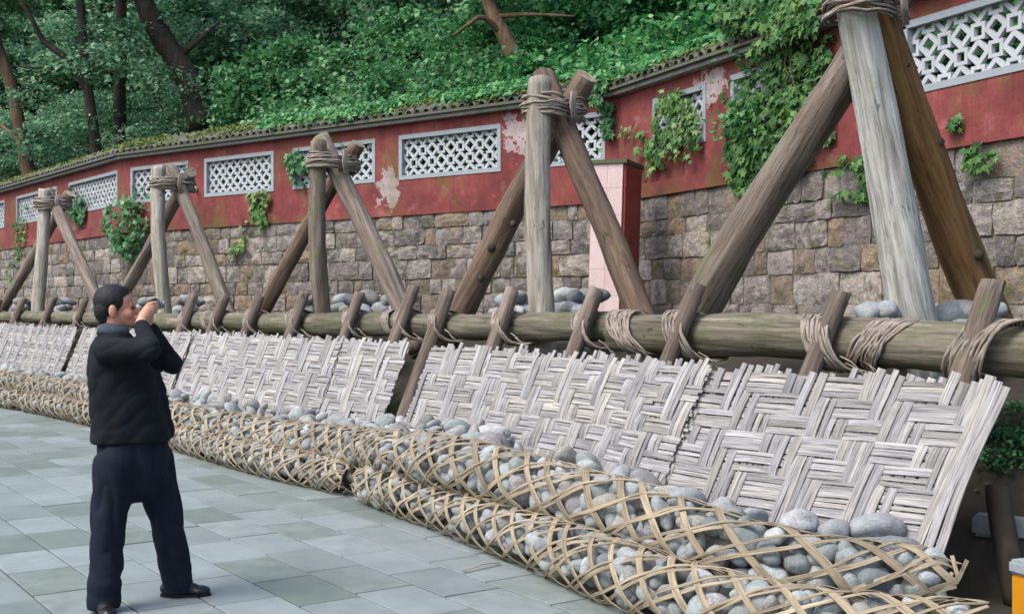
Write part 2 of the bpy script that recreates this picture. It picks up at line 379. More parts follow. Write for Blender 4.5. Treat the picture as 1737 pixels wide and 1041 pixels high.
# bank of earth behind the weir
vs, fs = [], []
ts = np.linspace(0, beamc.L, 60)
for i, t in enumerate(ts):
    p = beamc.at(t); n = beamc.back(t); p.z = 0
    prof = [(-1.05, 0.02), (-.62, .33), (-.3, .42), (.35, .95), (1.2, 1.22), (2.5, 1.24), (4.2, 1.26), (7.5, 1.27)]
    kf = min(1, max(0, (1560 - (CX + F * p.x / p.y)) / 120))
    for (d, z) in prof:
        if d < 0: z = z * kf + .01
        q = p + n * d; q.z = z + (.05 if d > 0 else .03 * kf) * mnoise.noise(Vector((q.x * 1.3, q.y * 1.3, 3)))
        vs.append(q)
K = 8
for i in range(len(ts) - 1):
    for k in range(K - 1): fs.append((i*K+k, (i+1)*K+k, (i+1)*K+k+1, i*K+k+1))
bank = obj('bank', mesh('bank', vs, fs, M['earth'], True)); bank['kind'] = 'structure'

# ------------------------------------------------------------------ the red wall on its stone base
P0, P1, P2, P3 = V(-15.8, 34, 0), V(-7.77, 23.6, 0), V(1.5, 16.5, 0), V(5.0, 8.8, 0)
ZB, ZR, ZW0, ZW1, ZC = 1.1, 3.06, 3.62, 4.34, 4.52
class Seg:
    def __init__(s, a, b):
        s.a, s.b = a, b; s.d = (b - a).normalized(); s.L = (b - a).length
        s.n = Vector((s.d.y, -s.d.x, 0))
        if s.n.y > 0: s.n = -s.n     # towards the camera
    def u(s, px):
        t = (px - CX) / F
        return (t * s.a.y - s.a.x) / (s.d.x - t * s.d.y)
    def w(s, u, z, out=0): return s.a + s.d * u + s.n * out + V(0, 0, z)
    def mat(s):                      # local x along the wall, -y towards the camera, z up
        return Matrix(((s.d.x, -s.n.x, 0, s.a.x), (s.d.y, -s.n.y, 0, s.a.y), (0, 0, 1, 0), (0, 0, 0, 1)))
segs = [Seg(P0, P1), Seg(P1, P2), Seg(P2, P3)]
wins = [[(-45, 8), (28, 97), (117, 200)], [(222, 320), (347, 465), (497, 637), (677, 850), (932, 1027)], [(1108, 1198), (1240, 1402), (1532, 1790)]]

# shared rough-faced block meshes (unit size, front towards -y)
blocks = []
rb = random.Random(11)
for k in range(12):
    n = 4; vs = []; fs = []
    for j in range(n):
        for i in range(n):
            u, v = i / (n - 1) - .5, j / (n - 1) - .5
            edge = i in (0, n-1) or j in (0, n-1)
            y = rb.uniform(-.004, .006) if edge else -.006 - rb.uniform(0, .022)
            jx = rb.uniform(-.03, .03); jz = rb.uniform(-.05, .05)
            if i in (0, n-1) and j in (0, n-1): u *= .98; v *= .97
            vs.append((u + jx, y, v + jz))
    base = len(vs)
    ring = [j * n + 0 for j in range(n)] ; ring = [i for i in range(n)] + [j*n + n-1 for j in range(1, n)] + [(n-1)*n + i for i in range(n-2, -1, -1)] + [j*n for j in range(n-2, 0, -1)]
    for r_ in ring: x, y, z = vs[r_]; vs.append((x, .09, z))
    for j in range(n - 1):
        for i in range(n - 1): fs.append((j*n+i, j*n+i+1, (j+1)*n+i+1, (j+1)*n+i))
    for i in range(len(ring)):
        a, b_ = ring[i], ring[(i+1) % len(ring)]; c, d = base + (i+1) % len(ring), base + i
        fs.append((b_, a, d, c))
    blocks.append(mesh('block', vs, fs, M['wallstone']))

def ring_mesh(name, ho, hi, depth, diamond, m):
    pts = []
    for h in (ho, hi):
        q = [(h, 0), (0, h), (-h, 0), (0, -h)] if diamond else [(h, h), (-h, h), (-h, -h), (h, -h)]
        pts.append(q)
    vs = [(x, y_, z) for y_ in (0, depth) for q in pts for (x, z) in q]; fs = []
    for i in range(4):
        j = (i + 1) % 4
        fs += [(i, 4+i, 4+j, j), (8+i, 8+j, 12+j, 12+i), (i, j, 8+j, 8+i), (4+i, 12+i, 12+j, 4+j)]
    return mesh(name, vs, fs, m)
CELL = .2
sq_ring = ring_mesh('lattice_square', .081, .044, .05, False, M['lattice'])
di_ring = ring_mesh('lattice_diamond', .140, .074, .044, True, M['lattice'])
# tiles
def tile_mesh():
    vs = []; fs = []; n = 6
    for e, (y, z) in enumerate(((-.2, .0), (.34, .27))):
        for r_ in (.075, .058):
            for k in range(n + 1):
                an = math.pi * k / n
                vs.append((math.cos(an) * r_, y, z + math.sin(an) * r_ * .9))
    m_ = n + 1
    for k in range(n):
        fs += [(k, k+1, 2*m_+k+1, 2*m_+k), (m_+k, 3*m_+k, 3*m_+k+1, m_+k+1), (k, m_+k, m_+k+1, k+1)]
    return mesh('roof_tile', vs, fs, M['tile'], True)
tilem = tile_mesh()

wl = ['far stretch of red plastered wall on rough stone base, beyond the bend at left',
      'long middle stretch of red plastered wall with five lattice windows left of the buttress',
      'near stretch of red wall right of the pale buttress, hung with vines']
walls = []
for si, sg in enumerate(segs):
    root = thing('garden_wall', sg.a, wl[si], 'wall', 'red garden wall'); walls.append(root)
    X = sg.mat()
    rw = random.Random(50 + si)
    # mortar core
    mb = MB(); mb.box((0, .022, ZB - .3), (sg.L, 0, 0), (0, .33, 0), (0, 0, ZR - ZB + .3)); obj('mortar_core', mb.mesh('mortar_core', M['mortar']), root, X)
    # courses of stone
    zc = ZB - .1; H = [.36, .33, .35, .3, .34, .38][:]
    zz = ZR
    heights = []
    while zz > ZB - .05:
        h = rw.uniform(.2, .34); heights.append((zz - h, zz)); zz -= h
    nb = 0
    for (z0, z1) in heights:
        u = rw.uniform(-.3, 0)
        while u < sg.L:
            l = rw.choice([rw.uniform(.26, .42), rw.uniform(.38, .62), rw.uniform(.3, .5)])
            l *= .88 * rw.choice((.7, 1, 1, 1.35)); l *= 1.3 if si == 0 else 1
            ua, ub = max(u, 0), min(u + l, sg.L)
            u += l
            if ub - ua < .1: continue
            o = bpy.data.objects.new('stone_block', rw.choice(blocks))
            g_ = rw.uniform(.008, .02)
            o.matrix_basis = X @ Matrix.Translation(((ua + ub) / 2, rw.uniform(-.012, .02), (z0 + z1) / 2)) @ Matrix.Rotation(rw.uniform(-.03, .03), 4, 'Y') @ Matrix.Diagonal((ub - ua - g_, 1, z1 - z0 - g_, 1))
            put(o, root); nb += 1
    print('blocks', nb)
    # red plaster with openings
    ops = [(sg.u(a), sg.u(b_)) for a, b_ in wins[si]]
    xs = [0.0]; 
    for a, b_ in ops: xs += [max(a, .05), min(b_, sg.L - .05)]
    xs += [sg.L]; zs = [ZR, ZR + .17, ZW0, ZW1, ZC]
    T = .26; vs = []; fs = []; idx = {}
    def vtx(x, y, z):
        k_ = (round(x, 4), round(y, 4), round(z, 4))
        if k_ not in idx: idx[k_] = len(vs); vs.append((x, y, z))
        return idx[k_]
    nx = len(xs) - 1
    hole = lambda i, j: (0 <= i < nx and 0 <= j < 4) and j == 2 and i % 2 == 1
    for i in range(nx):
        for j in range(4):
            xa, xb, za, zb = xs[i], xs[i+1], zs[j], zs[j+1]
            if not hole(i, j):
                fs.append([vtx(xa, 0, za), vtx(xb, 0, za), vtx(xb, 0, zb), vtx(xa, 0, zb)])
                fs.append([vtx(xb, T, za), vtx(xa, T, za), vtx(xa, T, zb), vtx(xb, T, zb)])
            else:
                fs.append([vtx(xa, 0, za), vtx(xa, T, za), vtx(xa, T, zb), vtx(xa, 0, zb)])
                fs.append([vtx(xb, T, za), vtx(xb, 0, za), vtx(xb, 0, zb), vtx(xb, T, zb)])
                fs.append([vtx(xa, T, za), vtx(xa, 0, za), vtx(xb, 0, za), vtx(xb, T, za)])
                fs.append([vtx(xa, 0, zb), vtx(xa, T, zb), vtx(xb, T, zb), vtx(xb, 0, zb)])
    patches = {0: [], 1: [(sg.u(885), 4.15, .42, .33), (sg.u(660), 3.5, .26, .4)], 2: [(sg.u(1205), 4.3, .35, .25)]}[si]
    pm = plaster_mat('red_plaster_%d' % si, patches)
    obj('plaster', mesh('plaster', vs, fs, pm), root, X)
    mb = MB(); mb.box((0, -.035, ZR - .015), (sg.L, 0, 0), (0, .033, 0), (0, 0, .19)); obj('plinth_band', mb.mesh('plinth_band', pm), root, X)
    # eave band, coping bed and tiles
    mb = MB(); mb.box((0, -.13, ZC), (sg.L, 0, 0), (0, .52, 0), (0, 0, .055)); obj('eave_band', mb.mesh('eave_band', M['eave']), root, X)
    mb = MB(); mb.add([(0, -.2, ZC+.058), (sg.L, -.2, ZC+.058), (sg.L, .34, ZC+.33), (0, .34, ZC+.33), (sg.L, .6, ZC+.058), (0, .6, ZC+.058), (0, -.2, ZC+.09), (sg.L, -.2, ZC+.09), (sg.L, .34, ZC+.36), (0, .34, ZC+.36)],
                      [(0, 1, 7, 6), (6, 7, 8, 9), (9, 8, 4, 5), (0, 5, 4, 1), (0, 6, 9, 5), (1, 4, 8, 7)])
    coping = obj('coping', mb.mesh('coping', M['tile']), root, X)
    u = .1
    while u < sg.L - .05:
        o = bpy.data.objects.new('roof_tile', tilem)
        o.matrix_basis = X @ Matrix.Translation((u, rw.uniform(-.015, .015), ZC + .1)) @ Matrix.Rotation(rw.uniform(-.05, .05), 4, 'Z')
        put(o, coping); u += .185
    # windows
    for (ua, ub), (pa_, pb_) in zip(ops, wins[si]):
        ua, ub = max(ua, .05), min(ub, sg.L - .05)
        fw = .07; mb = MB(); d = .11
        for (x0, x1, z0, z1) in ((ua, ub, ZW1 - fw, ZW1), (ua, ub, ZW0, ZW0 + fw), (ua, ua + fw, ZW0 + fw, ZW1 - fw), (ub - fw, ub, ZW0 + fw, ZW1 - fw)):
            mb.box((x0 + .001, -.012, z0 + .001), (x1 - x0 - .002, 0, 0), (0, d, 0), (0, 0, z1 - z0 - .002))
        wf = obj('window', mb.mesh('window_frame', M['frame']), root, X)
        wi, hi = ub - ua - 2 * fw, ZW1 - ZW0 - 2 * fw
        nxc = max(2, round(wi / CELL)); nzc = 3; cx_, cz_ = wi / nxc, hi / nzc
        for i in range(nxc + 1):
            for j in range(nzc + 1):
                sq = (i + j) % 2 == 0
                xx, z_ = ua + fw + i * cx_, ZW0 + fw + j * cz_
                if i in (0, nxc) or j in (0, nzc):
                    pass
                o = bpy.data.objects.new('lattice_square' if sq else 'lattice_diamond', sq_ring if sq else di_ring)
                kx, kz = cx_ / CELL, cz_ / CELL
                # pieces at the border are set in so that they end at the frame
                o.matrix_basis = X @ Matrix.Translation((xx, .052 if sq else .055, z_)) @ Matrix.Diagonal((kx, 1, kz, 1))
                if (i in (0, nxc) and j in (0, nzc)): C_skip = True
                put(o, wf)

# buttress at the bend
bx0 = plan(1004, 133); corner = plan(1049, 137)
ax = Vector((.86, -.30, 0)).normalized()
b0 = corner.to_3d()
lx = Vector((-.93, .36, 0)).normalized(); rx = Vector((.36, .93, 0)).normalized()
but = thing('buttress', b0, 'buttress tiled pale pink on its lit left side and dark red on its shaded right', 'pillar')
def btile(name, o, a, h, nrm, m, lean):
    mb = MB(); mb.box(o, a, -nrm * .03, h); return obj(name, mb.mesh(name, m), but)
WL, WR, ZT = .40, .75, 3.36
tp = Vector((.02, .01, 0))           # batter
for fi, (dx, wd, m, nrm) in enumerate(((lx, WL, 'pinktile_lit', Vector((-lx.y, lx.x, 0))), (rx, WR, 'redtile_shade', Vector((rx.y, -rx.x, 0))))):
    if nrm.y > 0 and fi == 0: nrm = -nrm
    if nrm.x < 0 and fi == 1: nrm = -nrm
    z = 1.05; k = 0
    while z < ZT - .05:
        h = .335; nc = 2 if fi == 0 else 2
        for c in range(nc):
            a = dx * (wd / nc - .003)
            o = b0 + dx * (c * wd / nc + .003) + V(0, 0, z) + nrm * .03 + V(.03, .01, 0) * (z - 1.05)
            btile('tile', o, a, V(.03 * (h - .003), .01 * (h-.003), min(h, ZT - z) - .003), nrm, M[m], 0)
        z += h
mb = MB(); c0 = b0 + V(0, 0, 1.0)
mb.add([c0, c0 + lx*WL, c0 + lx*WL + rx*WR, c0 + rx*WR] + [q + V(.07, .02, ZT - 1.0) for q in (c0, c0 + lx*WL, c0 + lx*WL + rx*WR, c0 + rx*WR)],
       [(0,1,2,3),(4,5,6,7),(0,1,5,4),(1,2,6,5),(2,3,7,6),(3,0,4,7)]); obj('core', mb.mesh('core', M['redtile_shade']), but)
mb = MB(); c0 = b0 + V(.07, .02, ZT + .003); e = .05
mb.box(c0 - lx*e - rx*e, lx*(WL+2*e), rx*(WR+2*e), V(0, 0, .05)); obj('cap_slab', mb.mesh('cap_slab', M['tile']), but)

# ------------------------------------------------------------------ hillside
def wall_dist(p):
    best = 1e9
    for sg in segs:
        r = p - sg.a; u = max(0, min(sg.L, r.dot(sg.d))) ; q = sg.a + sg.d * u
        v = p - q; d = Vector((v.x, v.y)).length
        if -r.dot(sg.n) < 0 and 0 < r.dot(sg.d) < sg.L: d = -d
        best = min(best, d, key=abs) if best < 1e8 else d
    return best
def hill_z(x, y, d):
    d = max(d, 0)
    return 3.0 + .18 * min(d, 2) + .62 * max(0, d - 2) + .8 * mnoise.noise(Vector((x * .12, y * .12, 0)))
vs, fs = [], []
uu = []
line = []
for sg, lo, hi, n in ((segs[0], .3, segs[0].L, 20), (segs[1], .5, segs[1].L, 24), (segs[2], .5, segs[2].L + 14, 24)):
    for k in range(n): line.append((sg.w(lo + (hi - lo) * k / (n - 1), 0), -sg.n))
line = [(P0 + V(-24, 5, 0) * (1 - k / 9), V(.1, 1, 0).normalized()) for k in range(9)] + line
# smooth the back directions
dirs = [l[1] for l in line]
for it in range(6):
    dirs = [(dirs[max(i-1, 0)] + dirs[i] * 2 + dirs[min(i+1, len(dirs)-1)]).normalized() for i in range(len(dirs))]
ds = [.32, 1, 2, 3.5, 5, 7, 9, 12, 16, 22, 30, 42, 60]
for (p, _), dr in zip(line, dirs):
    for d in ds:
        q = p + dr * d; q.z = hill_z(q.x, q.y, d); vs.append(q)
K = len(ds)
for i in range(len(line) - 1):
    for k in range(K - 1): fs.append((i*K+k, (i+1)*K+k, (i+1)*K+k+1, i*K+k+1))
hill = obj('hillside', mesh('hillside', vs, fs, M['soil'], True)); hill['kind'] = 'structure'
def hill_at(px, d):                  # a point on the hill in photograph column px, d metres behind the wall
    u = (px - CX) / F
    best = None
    for (p, _), dr in zip(line, dirs):
        q = p + dr * d; e = abs(q.x / q.y - u)
        if best is None or e < best[0]: best = (e, q)
    q = best[1]; q = Vector((u * q.y, q.y, 0)); q.z = hill_z(q.x, q.y, d); return q

# ------------------------------------------------------------------ foliage
def leaf_cloud(seed, n, rad, leaf, nclump, spread, droop=.3, lobed=False, shell=.55):
    r = np.random.RandomState(seed)
    cd = r.normal(size=(nclump, 3)); cd /= np.linalg.norm(cd, axis=1)[:, None]
    cr = shell + (1 - shell) * r.rand(nclump) ** .6
    cc = cd * cr[:, None]
    which = r.randint(0, nclump, n)
    off = r.normal(size=(n, 3)) * spread; off[:, 2] *= .55
    pos = (cc[which] + off) * np.array(rad)
    out = pos / np.array(rad); out /= (np.linalg.norm(out, axis=1)[:, None] + 1e-6)
    d = out * .6 + r.normal(size=(n, 3)) * .7; d[:, 2] -= droop
    d /= np.linalg.norm(d, axis=1)[:, None]
    up = r.normal(size=(n, 3)) * .45 + np.array([0, 0, 1.0]) + out * .5
    b = np.cross(d, up); b /= (np.linalg.norm(b, axis=1)[:, None] + 1e-6)
    nn = np.cross(b, d)
    L = leaf * r.uniform(.6, 1.3, n)[:, None]; W = L * .42
    v = np.stack([pos - d * L * .5, pos + b * W - d * L * .05 + nn * L * .1, pos + d * L * .5 - nn * L * .08, pos - b * W - d * L * .05 + nn * L * .1], 1).reshape(-1, 3)
    f = (np.arange(n)[:, None] * 4 + np.array([0, 1, 2, 0, 2, 3])).reshape(-1, 3)
    return v, f
def tri_mesh(name, v, f, m):
    me = bpy.data.meshes.new(name)
    me.vertices.add(len(v)); me.vertices.foreach_set('co', np.asarray(v, np.float32).ravel())
    nf = len(f); k = f.shape[1]
    me.loops.add(nf * k); me.loops.foreach_set('vertex_index', f.astype(np.int32).ravel())
    me.polygons.add(nf); me.polygons.foreach_set('loop_start', np.arange(nf, dtype=np.int32) * k)
    me.materials.append(m); me.update(calc_edges=True); me.validate(); return me
def limb_mesh(name, seed, h, r0, m, nb=5, lean=(0, 0), spread=.8):
    r = random.Random(seed); mb = MB(); pts = []
    for k in range(9):
        t = k / 8; pts.append(V(lean[0]*t + .12*h*.15*math.sin(3*t+seed), lean[1]*t + .1*h*.15*math.sin(4*t+seed*2), h*t))
    mb.tube(pts, r0, 9, r0 * .45)
    for b in range(nb):
        k = r.randint(4, 7); p = pts[k]; an = r.uniform(0, 6.28); l = h * r.uniform(.2, .4) * spread
        d = V(math.cos(an), math.sin(an), r.uniform(.4, 1)).normalized()
        q = [p + d*l*t + V(0, 0, .15*l*math.sin(t*3)) for t in (0, .25, .5, .75, 1)]
        mb.tube(q, r0 * .4, 6, r0 * .12)
    return mb.mesh(name, m, True)
protos = {}
def proto(key, n, rad, leaf, ncl, spread, m, seeds, **kw):
    protos[key] = []
    for sd in seeds:
        v, f = leaf_cloud(sd, n, rad, leaf, ncl, spread, **kw)
        v = v + np.array([0, 0, rad[2] * .9])
        protos[key].append((tri_mesh(key + '_foliage', v, f, M[m]), limb_mesh(key + '_stem', sd, rad[2] * 1.1, .05, M['bark'], 6)))
proto('mid', 10500, (1.15, 1.15, 1.05), .095, 70, .16, 'leaf_mid', (1, 2, 3))
proto('dark', 10500, (1.3, 1.3, 1.1), .1, 65, .16, 'leaf_dark', (4, 5, 6))
proto('pale', 9500, (1.2, 1.2, .95), .078, 50, .15, 'leaf_pale', (7, 8), droop=.6)
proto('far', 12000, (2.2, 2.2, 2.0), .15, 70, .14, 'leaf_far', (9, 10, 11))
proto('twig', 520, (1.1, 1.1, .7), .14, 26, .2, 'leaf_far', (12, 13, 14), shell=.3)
proto('sprig', 420, (.9, .9, .6), .1, 22, .2, 'leaf_dark', (15, 16), shell=.3)
def shrub(name, key, loc, sc, label, cat, group, rnd, zsc=1.0):
    root = thing(name, loc, label, cat, group)
    fo, st = rnd.choice(protos[key])
    m = Matrix.Translation(loc) @ Matrix.Rotation(rnd.uniform(0, 6.28), 4, 'Z') @ Matrix.Diagonal((sc * rnd.uniform(.9, 1.15), sc * rnd.uniform(.9, 1.15), sc * zsc, 1))
    obj('foliage', fo, root, m); obj('stem', st, root, m); return root
rv = random.Random(21)
ORD = ['leftmost', 'second', 'third', 'fourth', 'fifth', 'sixth', 'seventh', 'eighth', 'ninth', 'tenth']
def zone(name, key, pxs, dd, sc, label, group, n, zsc=1.0, cat='shrub', dz=0):
    for k in range(n):
        px = pxs[0] + (pxs[1] - pxs[0]) * (k + rv.uniform(.15, .85)) / n
        d = rv.uniform(*dd); p = hill_at(px, d); p.z += dz - .15
        lab = (label + ', leftmost of them') if k == 0 else (label + ', rightmost of them' if k == n - 1 else label + ', %s from the left' % ORD[k])
        shrub(name, key, p, sc * rv.uniform(.8, 1.2), lab, cat, group, rv, zsc)
zone('leafy_shrub', 'pale', (275, 450), (1.2, 1.7), .9, 'pale green feathery shrub leaning over the tiled coping', 'pale shrubs over the coping', 4)
zone('leafy_shrub', 'mid', (450, 860), (1.15, 1.5), .72, 'mid green bush against the back of the wall coping', 'bushes along the coping', 8)
zone('leafy_shrub', 'mid', (450, 870), (2.2, 3.4), 1.05, 'mid green bush on the slope above the middle wall', 'bushes on the middle slope', 7)
zone('leafy_shrub', 'mid', (470, 900), (4.2, 6), 1.3, 'larger green bush high on the slope above the middle wall', 'bushes high on the middle slope', 6)
zone('leafy_shrub', 'dark', (850, 1080), (1.15, 1.5), .75, 'dark green bush spilling over the coping above the buttress', 'dark bushes above the buttress', 5)
zone('leafy_shrub', 'dark', (860, 1330), (2, 3.2), 1.05, 'dark green bush on the slope right of the brown tree', 'dark bushes on the right slope', 7)
zone('leafy_shrub', 'dark', (1060, 1450), (1.1, 1.5), .66, 'dark green bush just behind the near wall coping', 'dark bushes behind the near wall', 6)
zone('leafy_shrub', 'dark', (880, 1750), (4, 6.5), 1.3, 'dark green bush high on the slope at right', 'dark bushes high on the right slope', 7)
zone('leafy_shrub', 'dark', (1450, 1950), (2.2, 3.2), .9, 'dark green bush behind the near lattice window', 'dark bushes behind the near window', 5)
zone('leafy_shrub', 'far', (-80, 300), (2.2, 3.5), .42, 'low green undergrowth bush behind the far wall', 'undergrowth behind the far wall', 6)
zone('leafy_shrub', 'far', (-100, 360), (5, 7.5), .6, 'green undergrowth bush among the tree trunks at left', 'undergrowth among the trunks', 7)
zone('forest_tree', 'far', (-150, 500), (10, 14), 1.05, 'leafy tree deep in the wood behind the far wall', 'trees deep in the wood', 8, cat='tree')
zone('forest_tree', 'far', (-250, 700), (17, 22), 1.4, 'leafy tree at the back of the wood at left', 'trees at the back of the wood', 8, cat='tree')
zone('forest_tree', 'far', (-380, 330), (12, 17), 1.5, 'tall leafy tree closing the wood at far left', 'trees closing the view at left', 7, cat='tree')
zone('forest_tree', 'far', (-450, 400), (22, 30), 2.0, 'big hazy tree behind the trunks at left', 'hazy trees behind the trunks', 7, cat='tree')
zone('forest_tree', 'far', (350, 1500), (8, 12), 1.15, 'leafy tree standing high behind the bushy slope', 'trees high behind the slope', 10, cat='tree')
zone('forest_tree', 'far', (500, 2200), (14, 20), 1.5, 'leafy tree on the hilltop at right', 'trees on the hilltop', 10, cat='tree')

def tree(loc, pts, r0, r1, branches, bark, crown, label):
    root = thing('tree', loc, label, 'tree')
    mb = MB(); q = [Vector(p) for p in catmull(pts, 6)]; mb.tube(q, r0, 10, r1)
    obj('trunk', mb.mesh('trunk', M[bark], True), root)
    for bp, br in branches:
        mb = MB(); mb.tube(catmull(bp, 5), br, 7, br * .35); obj('limb', mb.mesh('limb', M[bark], True), root)
    mid = q[len(q) // 3]; low = q[max(1, len(q) // 8)]; hi = q[len(q) * 2 // 3]
    ck = 'twig' if mid.y > 25 else 'sprig'; cs = 1.0 if mid.y > 25 else .7
    crown = crown + [(ck, w_ + V(rv.choice((-1, 1)) * rv.uniform(.4, 1.2) * cs, rv.uniform(-.9, .4), rv.uniform(-1.2, .2)), cs * rv.uniform(.6, 1.15)) for w_ in (low, mid, hi, hi)]
    for (key, p, sc) in crown:
        fo, st = rv.choice(protos[key])
        obj('crown', fo, root, Matrix.Translation(Vector(p)) @ Matrix.Rotation(rv.uniform(0, 6), 4, 'Z') @ Matrix.Diagonal((sc, sc, sc * .8, 1)))
    return root
def tp_(px, py, d): return V((px - CX) * d / F, d, EYE + (HY - py) * d / F)
tree(tp_(55, 330, 31), [tp_(58, 340, 31), tp_(38, 240, 31), tp_(20, 150, 31), tp_(-8, 60, 31), tp_(-30, -80, 31)], .19, .12,
     [([tp_(36, 240, 31), tp_(5, 215, 31.3), tp_(-30, 190, 32)], .08)], 'bark_brown', [('far', tp_(-40, 10, 32), 1.0)], 'slender brown tree leaning left at the left edge of the wood')
tree(tp_(165, 300, 30), [tp_(168, 310, 30), tp_(160, 230, 30), tp_(148, 140, 30), tp_(140, 60, 30), tp_(130, -90, 30)], .15, .1,
     [([tp_(150, 155, 30), tp_(118, 105, 29.9), tp_(75, 70, 29.8), tp_(50, 25, 29.6), tp_(20, -20, 29.5)], .11), ([tp_(116, 104, 29.9), tp_(70, 115, 29.7), tp_(25, 112, 29.6)], .05)],
     'bark', [('far', tp_(120, -60, 30.5), 1.0)], 'dark forked tree with a bough reaching up to the left behind the far wall')
tree(tp_(330, 210, 31), [tp_(345, 215, 31), tp_(315, 130, 31), tp_(275, 65, 31), tp_(245, 5, 31), tp_(225, -90, 31)], .36, .22,
     [([tp_(300, 100, 31), tp_(335, 70, 31), tp_(370, 40, 31.4)], .1)], 'bark', [('far', tp_(260, -80, 31.5), 1.1)], 'thick dark tree leaning left behind the pale shrub')
tree(tp_(205, 260, 36), [tp_(205, 280, 36), tp_(203, 160, 36), tp_(206, 50, 36), tp_(200, -90, 36)], .2, .16, [], 'bark', [('far', tp_(200, -60, 36.5), 1.1)], 'straight dark tree trunk deep between the forked tree and the thick leaning one')
tree(tp_(895, 140, 19.5), [tp_(890, 150, 20.5), tp_(872, 95, 20.5), tp_(850, 50, 20.5), tp_(830, 5, 20.6), tp_(820, -70, 20.8)], .16, .11,
     [([tp_(858, 65, 20.5), tp_(820, 30, 20.3), tp_(795, 42, 20.2), tp_(770, 60, 20.1)], .06), ([tp_(845, 28, 20.5), tp_(900, 25, 20.2), tp_(975, 28, 20)], .05)],
     'bark_brown', [('dark', tp_(830, -60, 21), 1.2)], 'brown mossy tree with low crooked boughs above the buttress tripod')

# moss and ferns along the coping
def wall_leaves(seg_fn, n, size, seed, lobed, spread_out=.06):
    r = np.random.RandomState(seed); vs = []; fs = []
    for k in range(n):
        p, nrm = seg_fn(r)
        nrm = (nrm + Vector(r.normal(size=3)) * .45).normalized()
        down = (V(0, 0, -1) + Vector(r.normal(size=3)) * .55)
        d = (down - nrm * down.dot(nrm)).normalized(); b = d.cross(nrm)
        L = size * r.uniform(.6, 1.35); o = p + nrm * r.uniform(0, spread_out); base = len(vs)
        if lobed:
            for an, rr in ((180, .12), (115, .42), (75, .3), (45, .56), (20, .36), (0, .72), (-20, .36), (-45, .56), (-75, .3), (-115, .42)):
                a = math.radians(an); vs.append(o + d * (math.cos(a) * rr * L) + b * (math.sin(a) * rr * L) - nrm * (abs(math.sin(a)) * rr * L * .25))
            fs += [(base, base+1, base+2), (base, base+2, base+3), (base, base+3, base+4), (base, base+4, base+5), (base, base+5, base+6), (base, base+6, base+7), (base, base+7, base+8), (base, base+8, base+9)]
        else:
            vs += [o - d*L*.5, o + b*L*.4, o + d*L*.5 + nrm*L*.1, o - b*L*.4]; fs += [(base, base+1, base+2), (base, base+2, base+3)]
    return vs, fs
for si, (sg, dens) in enumerate(zip(segs, (110, 330, 330))):
    def fn(r, sg=sg, si=si):
        while True:
            u = r.uniform(0, sg.L); t = r.rand() ** .8
            if mnoise.noise(Vector((u * .9, si * 7, t * 2))) + .25 * r.normal() + (.25 if si else -.05) > 0: break
        return sg.w(u, ZC + .13 + .28 * t + .03 * r.rand(), .2 - .54 * t), (sg.n * .5 + V(0, 0, .9)).normalized()
    vs, fs = wall_leaves(fn, int(sg.L * dens), .06, 90 + si, False, .05)
    o = obj('coping_moss', mesh('coping_moss', vs, fs, M['moss']), walls[si]); o['kind'] = 'stuff'

for si, px0, n in ((1, 440, 2000), (2, 1051, 1500)):
    sg = segs[si]; ua = sg.u(px0) if si == 1 else 0
    def fn(r, sg=sg, ua=ua, si=si):
        while True:
            u = ua + (sg.L - ua) * r.rand(); t = r.rand()
            if mnoise.noise(Vector((u * .7, si * 5 + 2, 0))) * .6 + .35 - t * .55 + .2 * r.normal() > 0: break
        t = 1 - t
        return sg.w(u, ZC + .12 + .3 * t + .08 * r.rand(), .22 - .56 * t), (sg.n * .6 + V(0, 0, .8)).normalized()
    vs, fs = wall_leaves(fn, n, .1, 190 + si, False, .1)
    o = obj('coping_creeper', mesh('coping_creeper', vs, fs, M['leaf_dark']), walls[si]); o['kind'] = 'stuff'
# vines: (wall, outline in photograph pixels as (left, right, top, bottom) drops, leaf count, leaf size, material, label)
def inv_wall(sg, px, py, out=.05):
    u = sg.u(px); q = sg.w(u, 0, out); return u, EYE + (HY - py) * q.y / F
def vine(si, blobs, n, size, m, label, seed, depth=.16):
    sg = segs[si]; wts = np.array([b[4] for b in blobs], float); wts /= wts.sum()
    x0, y0 = blobs[0][0], blobs[0][2]; u0, z0 = inv_wall(sg, x0, y0)
    root = thing('hanging_vine', sg.w(u0, z0, .05), label, 'vine', None)
    def fn(r):
        b = blobs[r.choice(len(blobs), p=wts)]
        a, e = r.rand() * 2 * math.pi, r.rand() ** .5
        px = (b[0] + b[1]) / 2 + (b[1] - b[0]) / 2 * e * math.cos(a); py = (b[2] + b[3]) / 2 + (b[3] - b[2]) / 2 * e * math.sin(a)
        if mnoise.noise(Vector((px / 22, py / 22, seed))) + .25 * r.normal() < -.12 + .35 * (e - .55): return fn(r)
        u, z = inv_wall(sg, px, py)
        rim = 1 - e * .7
        return sg.w(u, z, .05 + (.16 if z > ZC - .1 else 0) + depth * rim * r.rand()), sg.n + V(0, 0, .25)
    vs, fs = wall_leaves(fn, n, size, seed, True)
    lv = obj('leaves', mesh('leaves', vs, fs, M[m]), root)
    for b in blobs:
        mb = MB()
        u, z = inv_wall(sg, (b[0] + b[1]) / 2, b[2]); u2, z2 = inv_wall(sg, (b[0] + b[1]) / 2, b[3])
        o_ = .05 + (.14 if z > ZC - .1 else 0)
        mb.tube([sg.w(u + (u2 - u) * t + .05 * math.sin(t * 7 + seed), z + (z2 - z) * t, o_ + .04 * t * (1 - t)) for t in (0, .2, .4, .6, .8, 1)], .008, 5, .004)
        obj('stem', mb.mesh('vine_stem', M['bark_brown']), root)
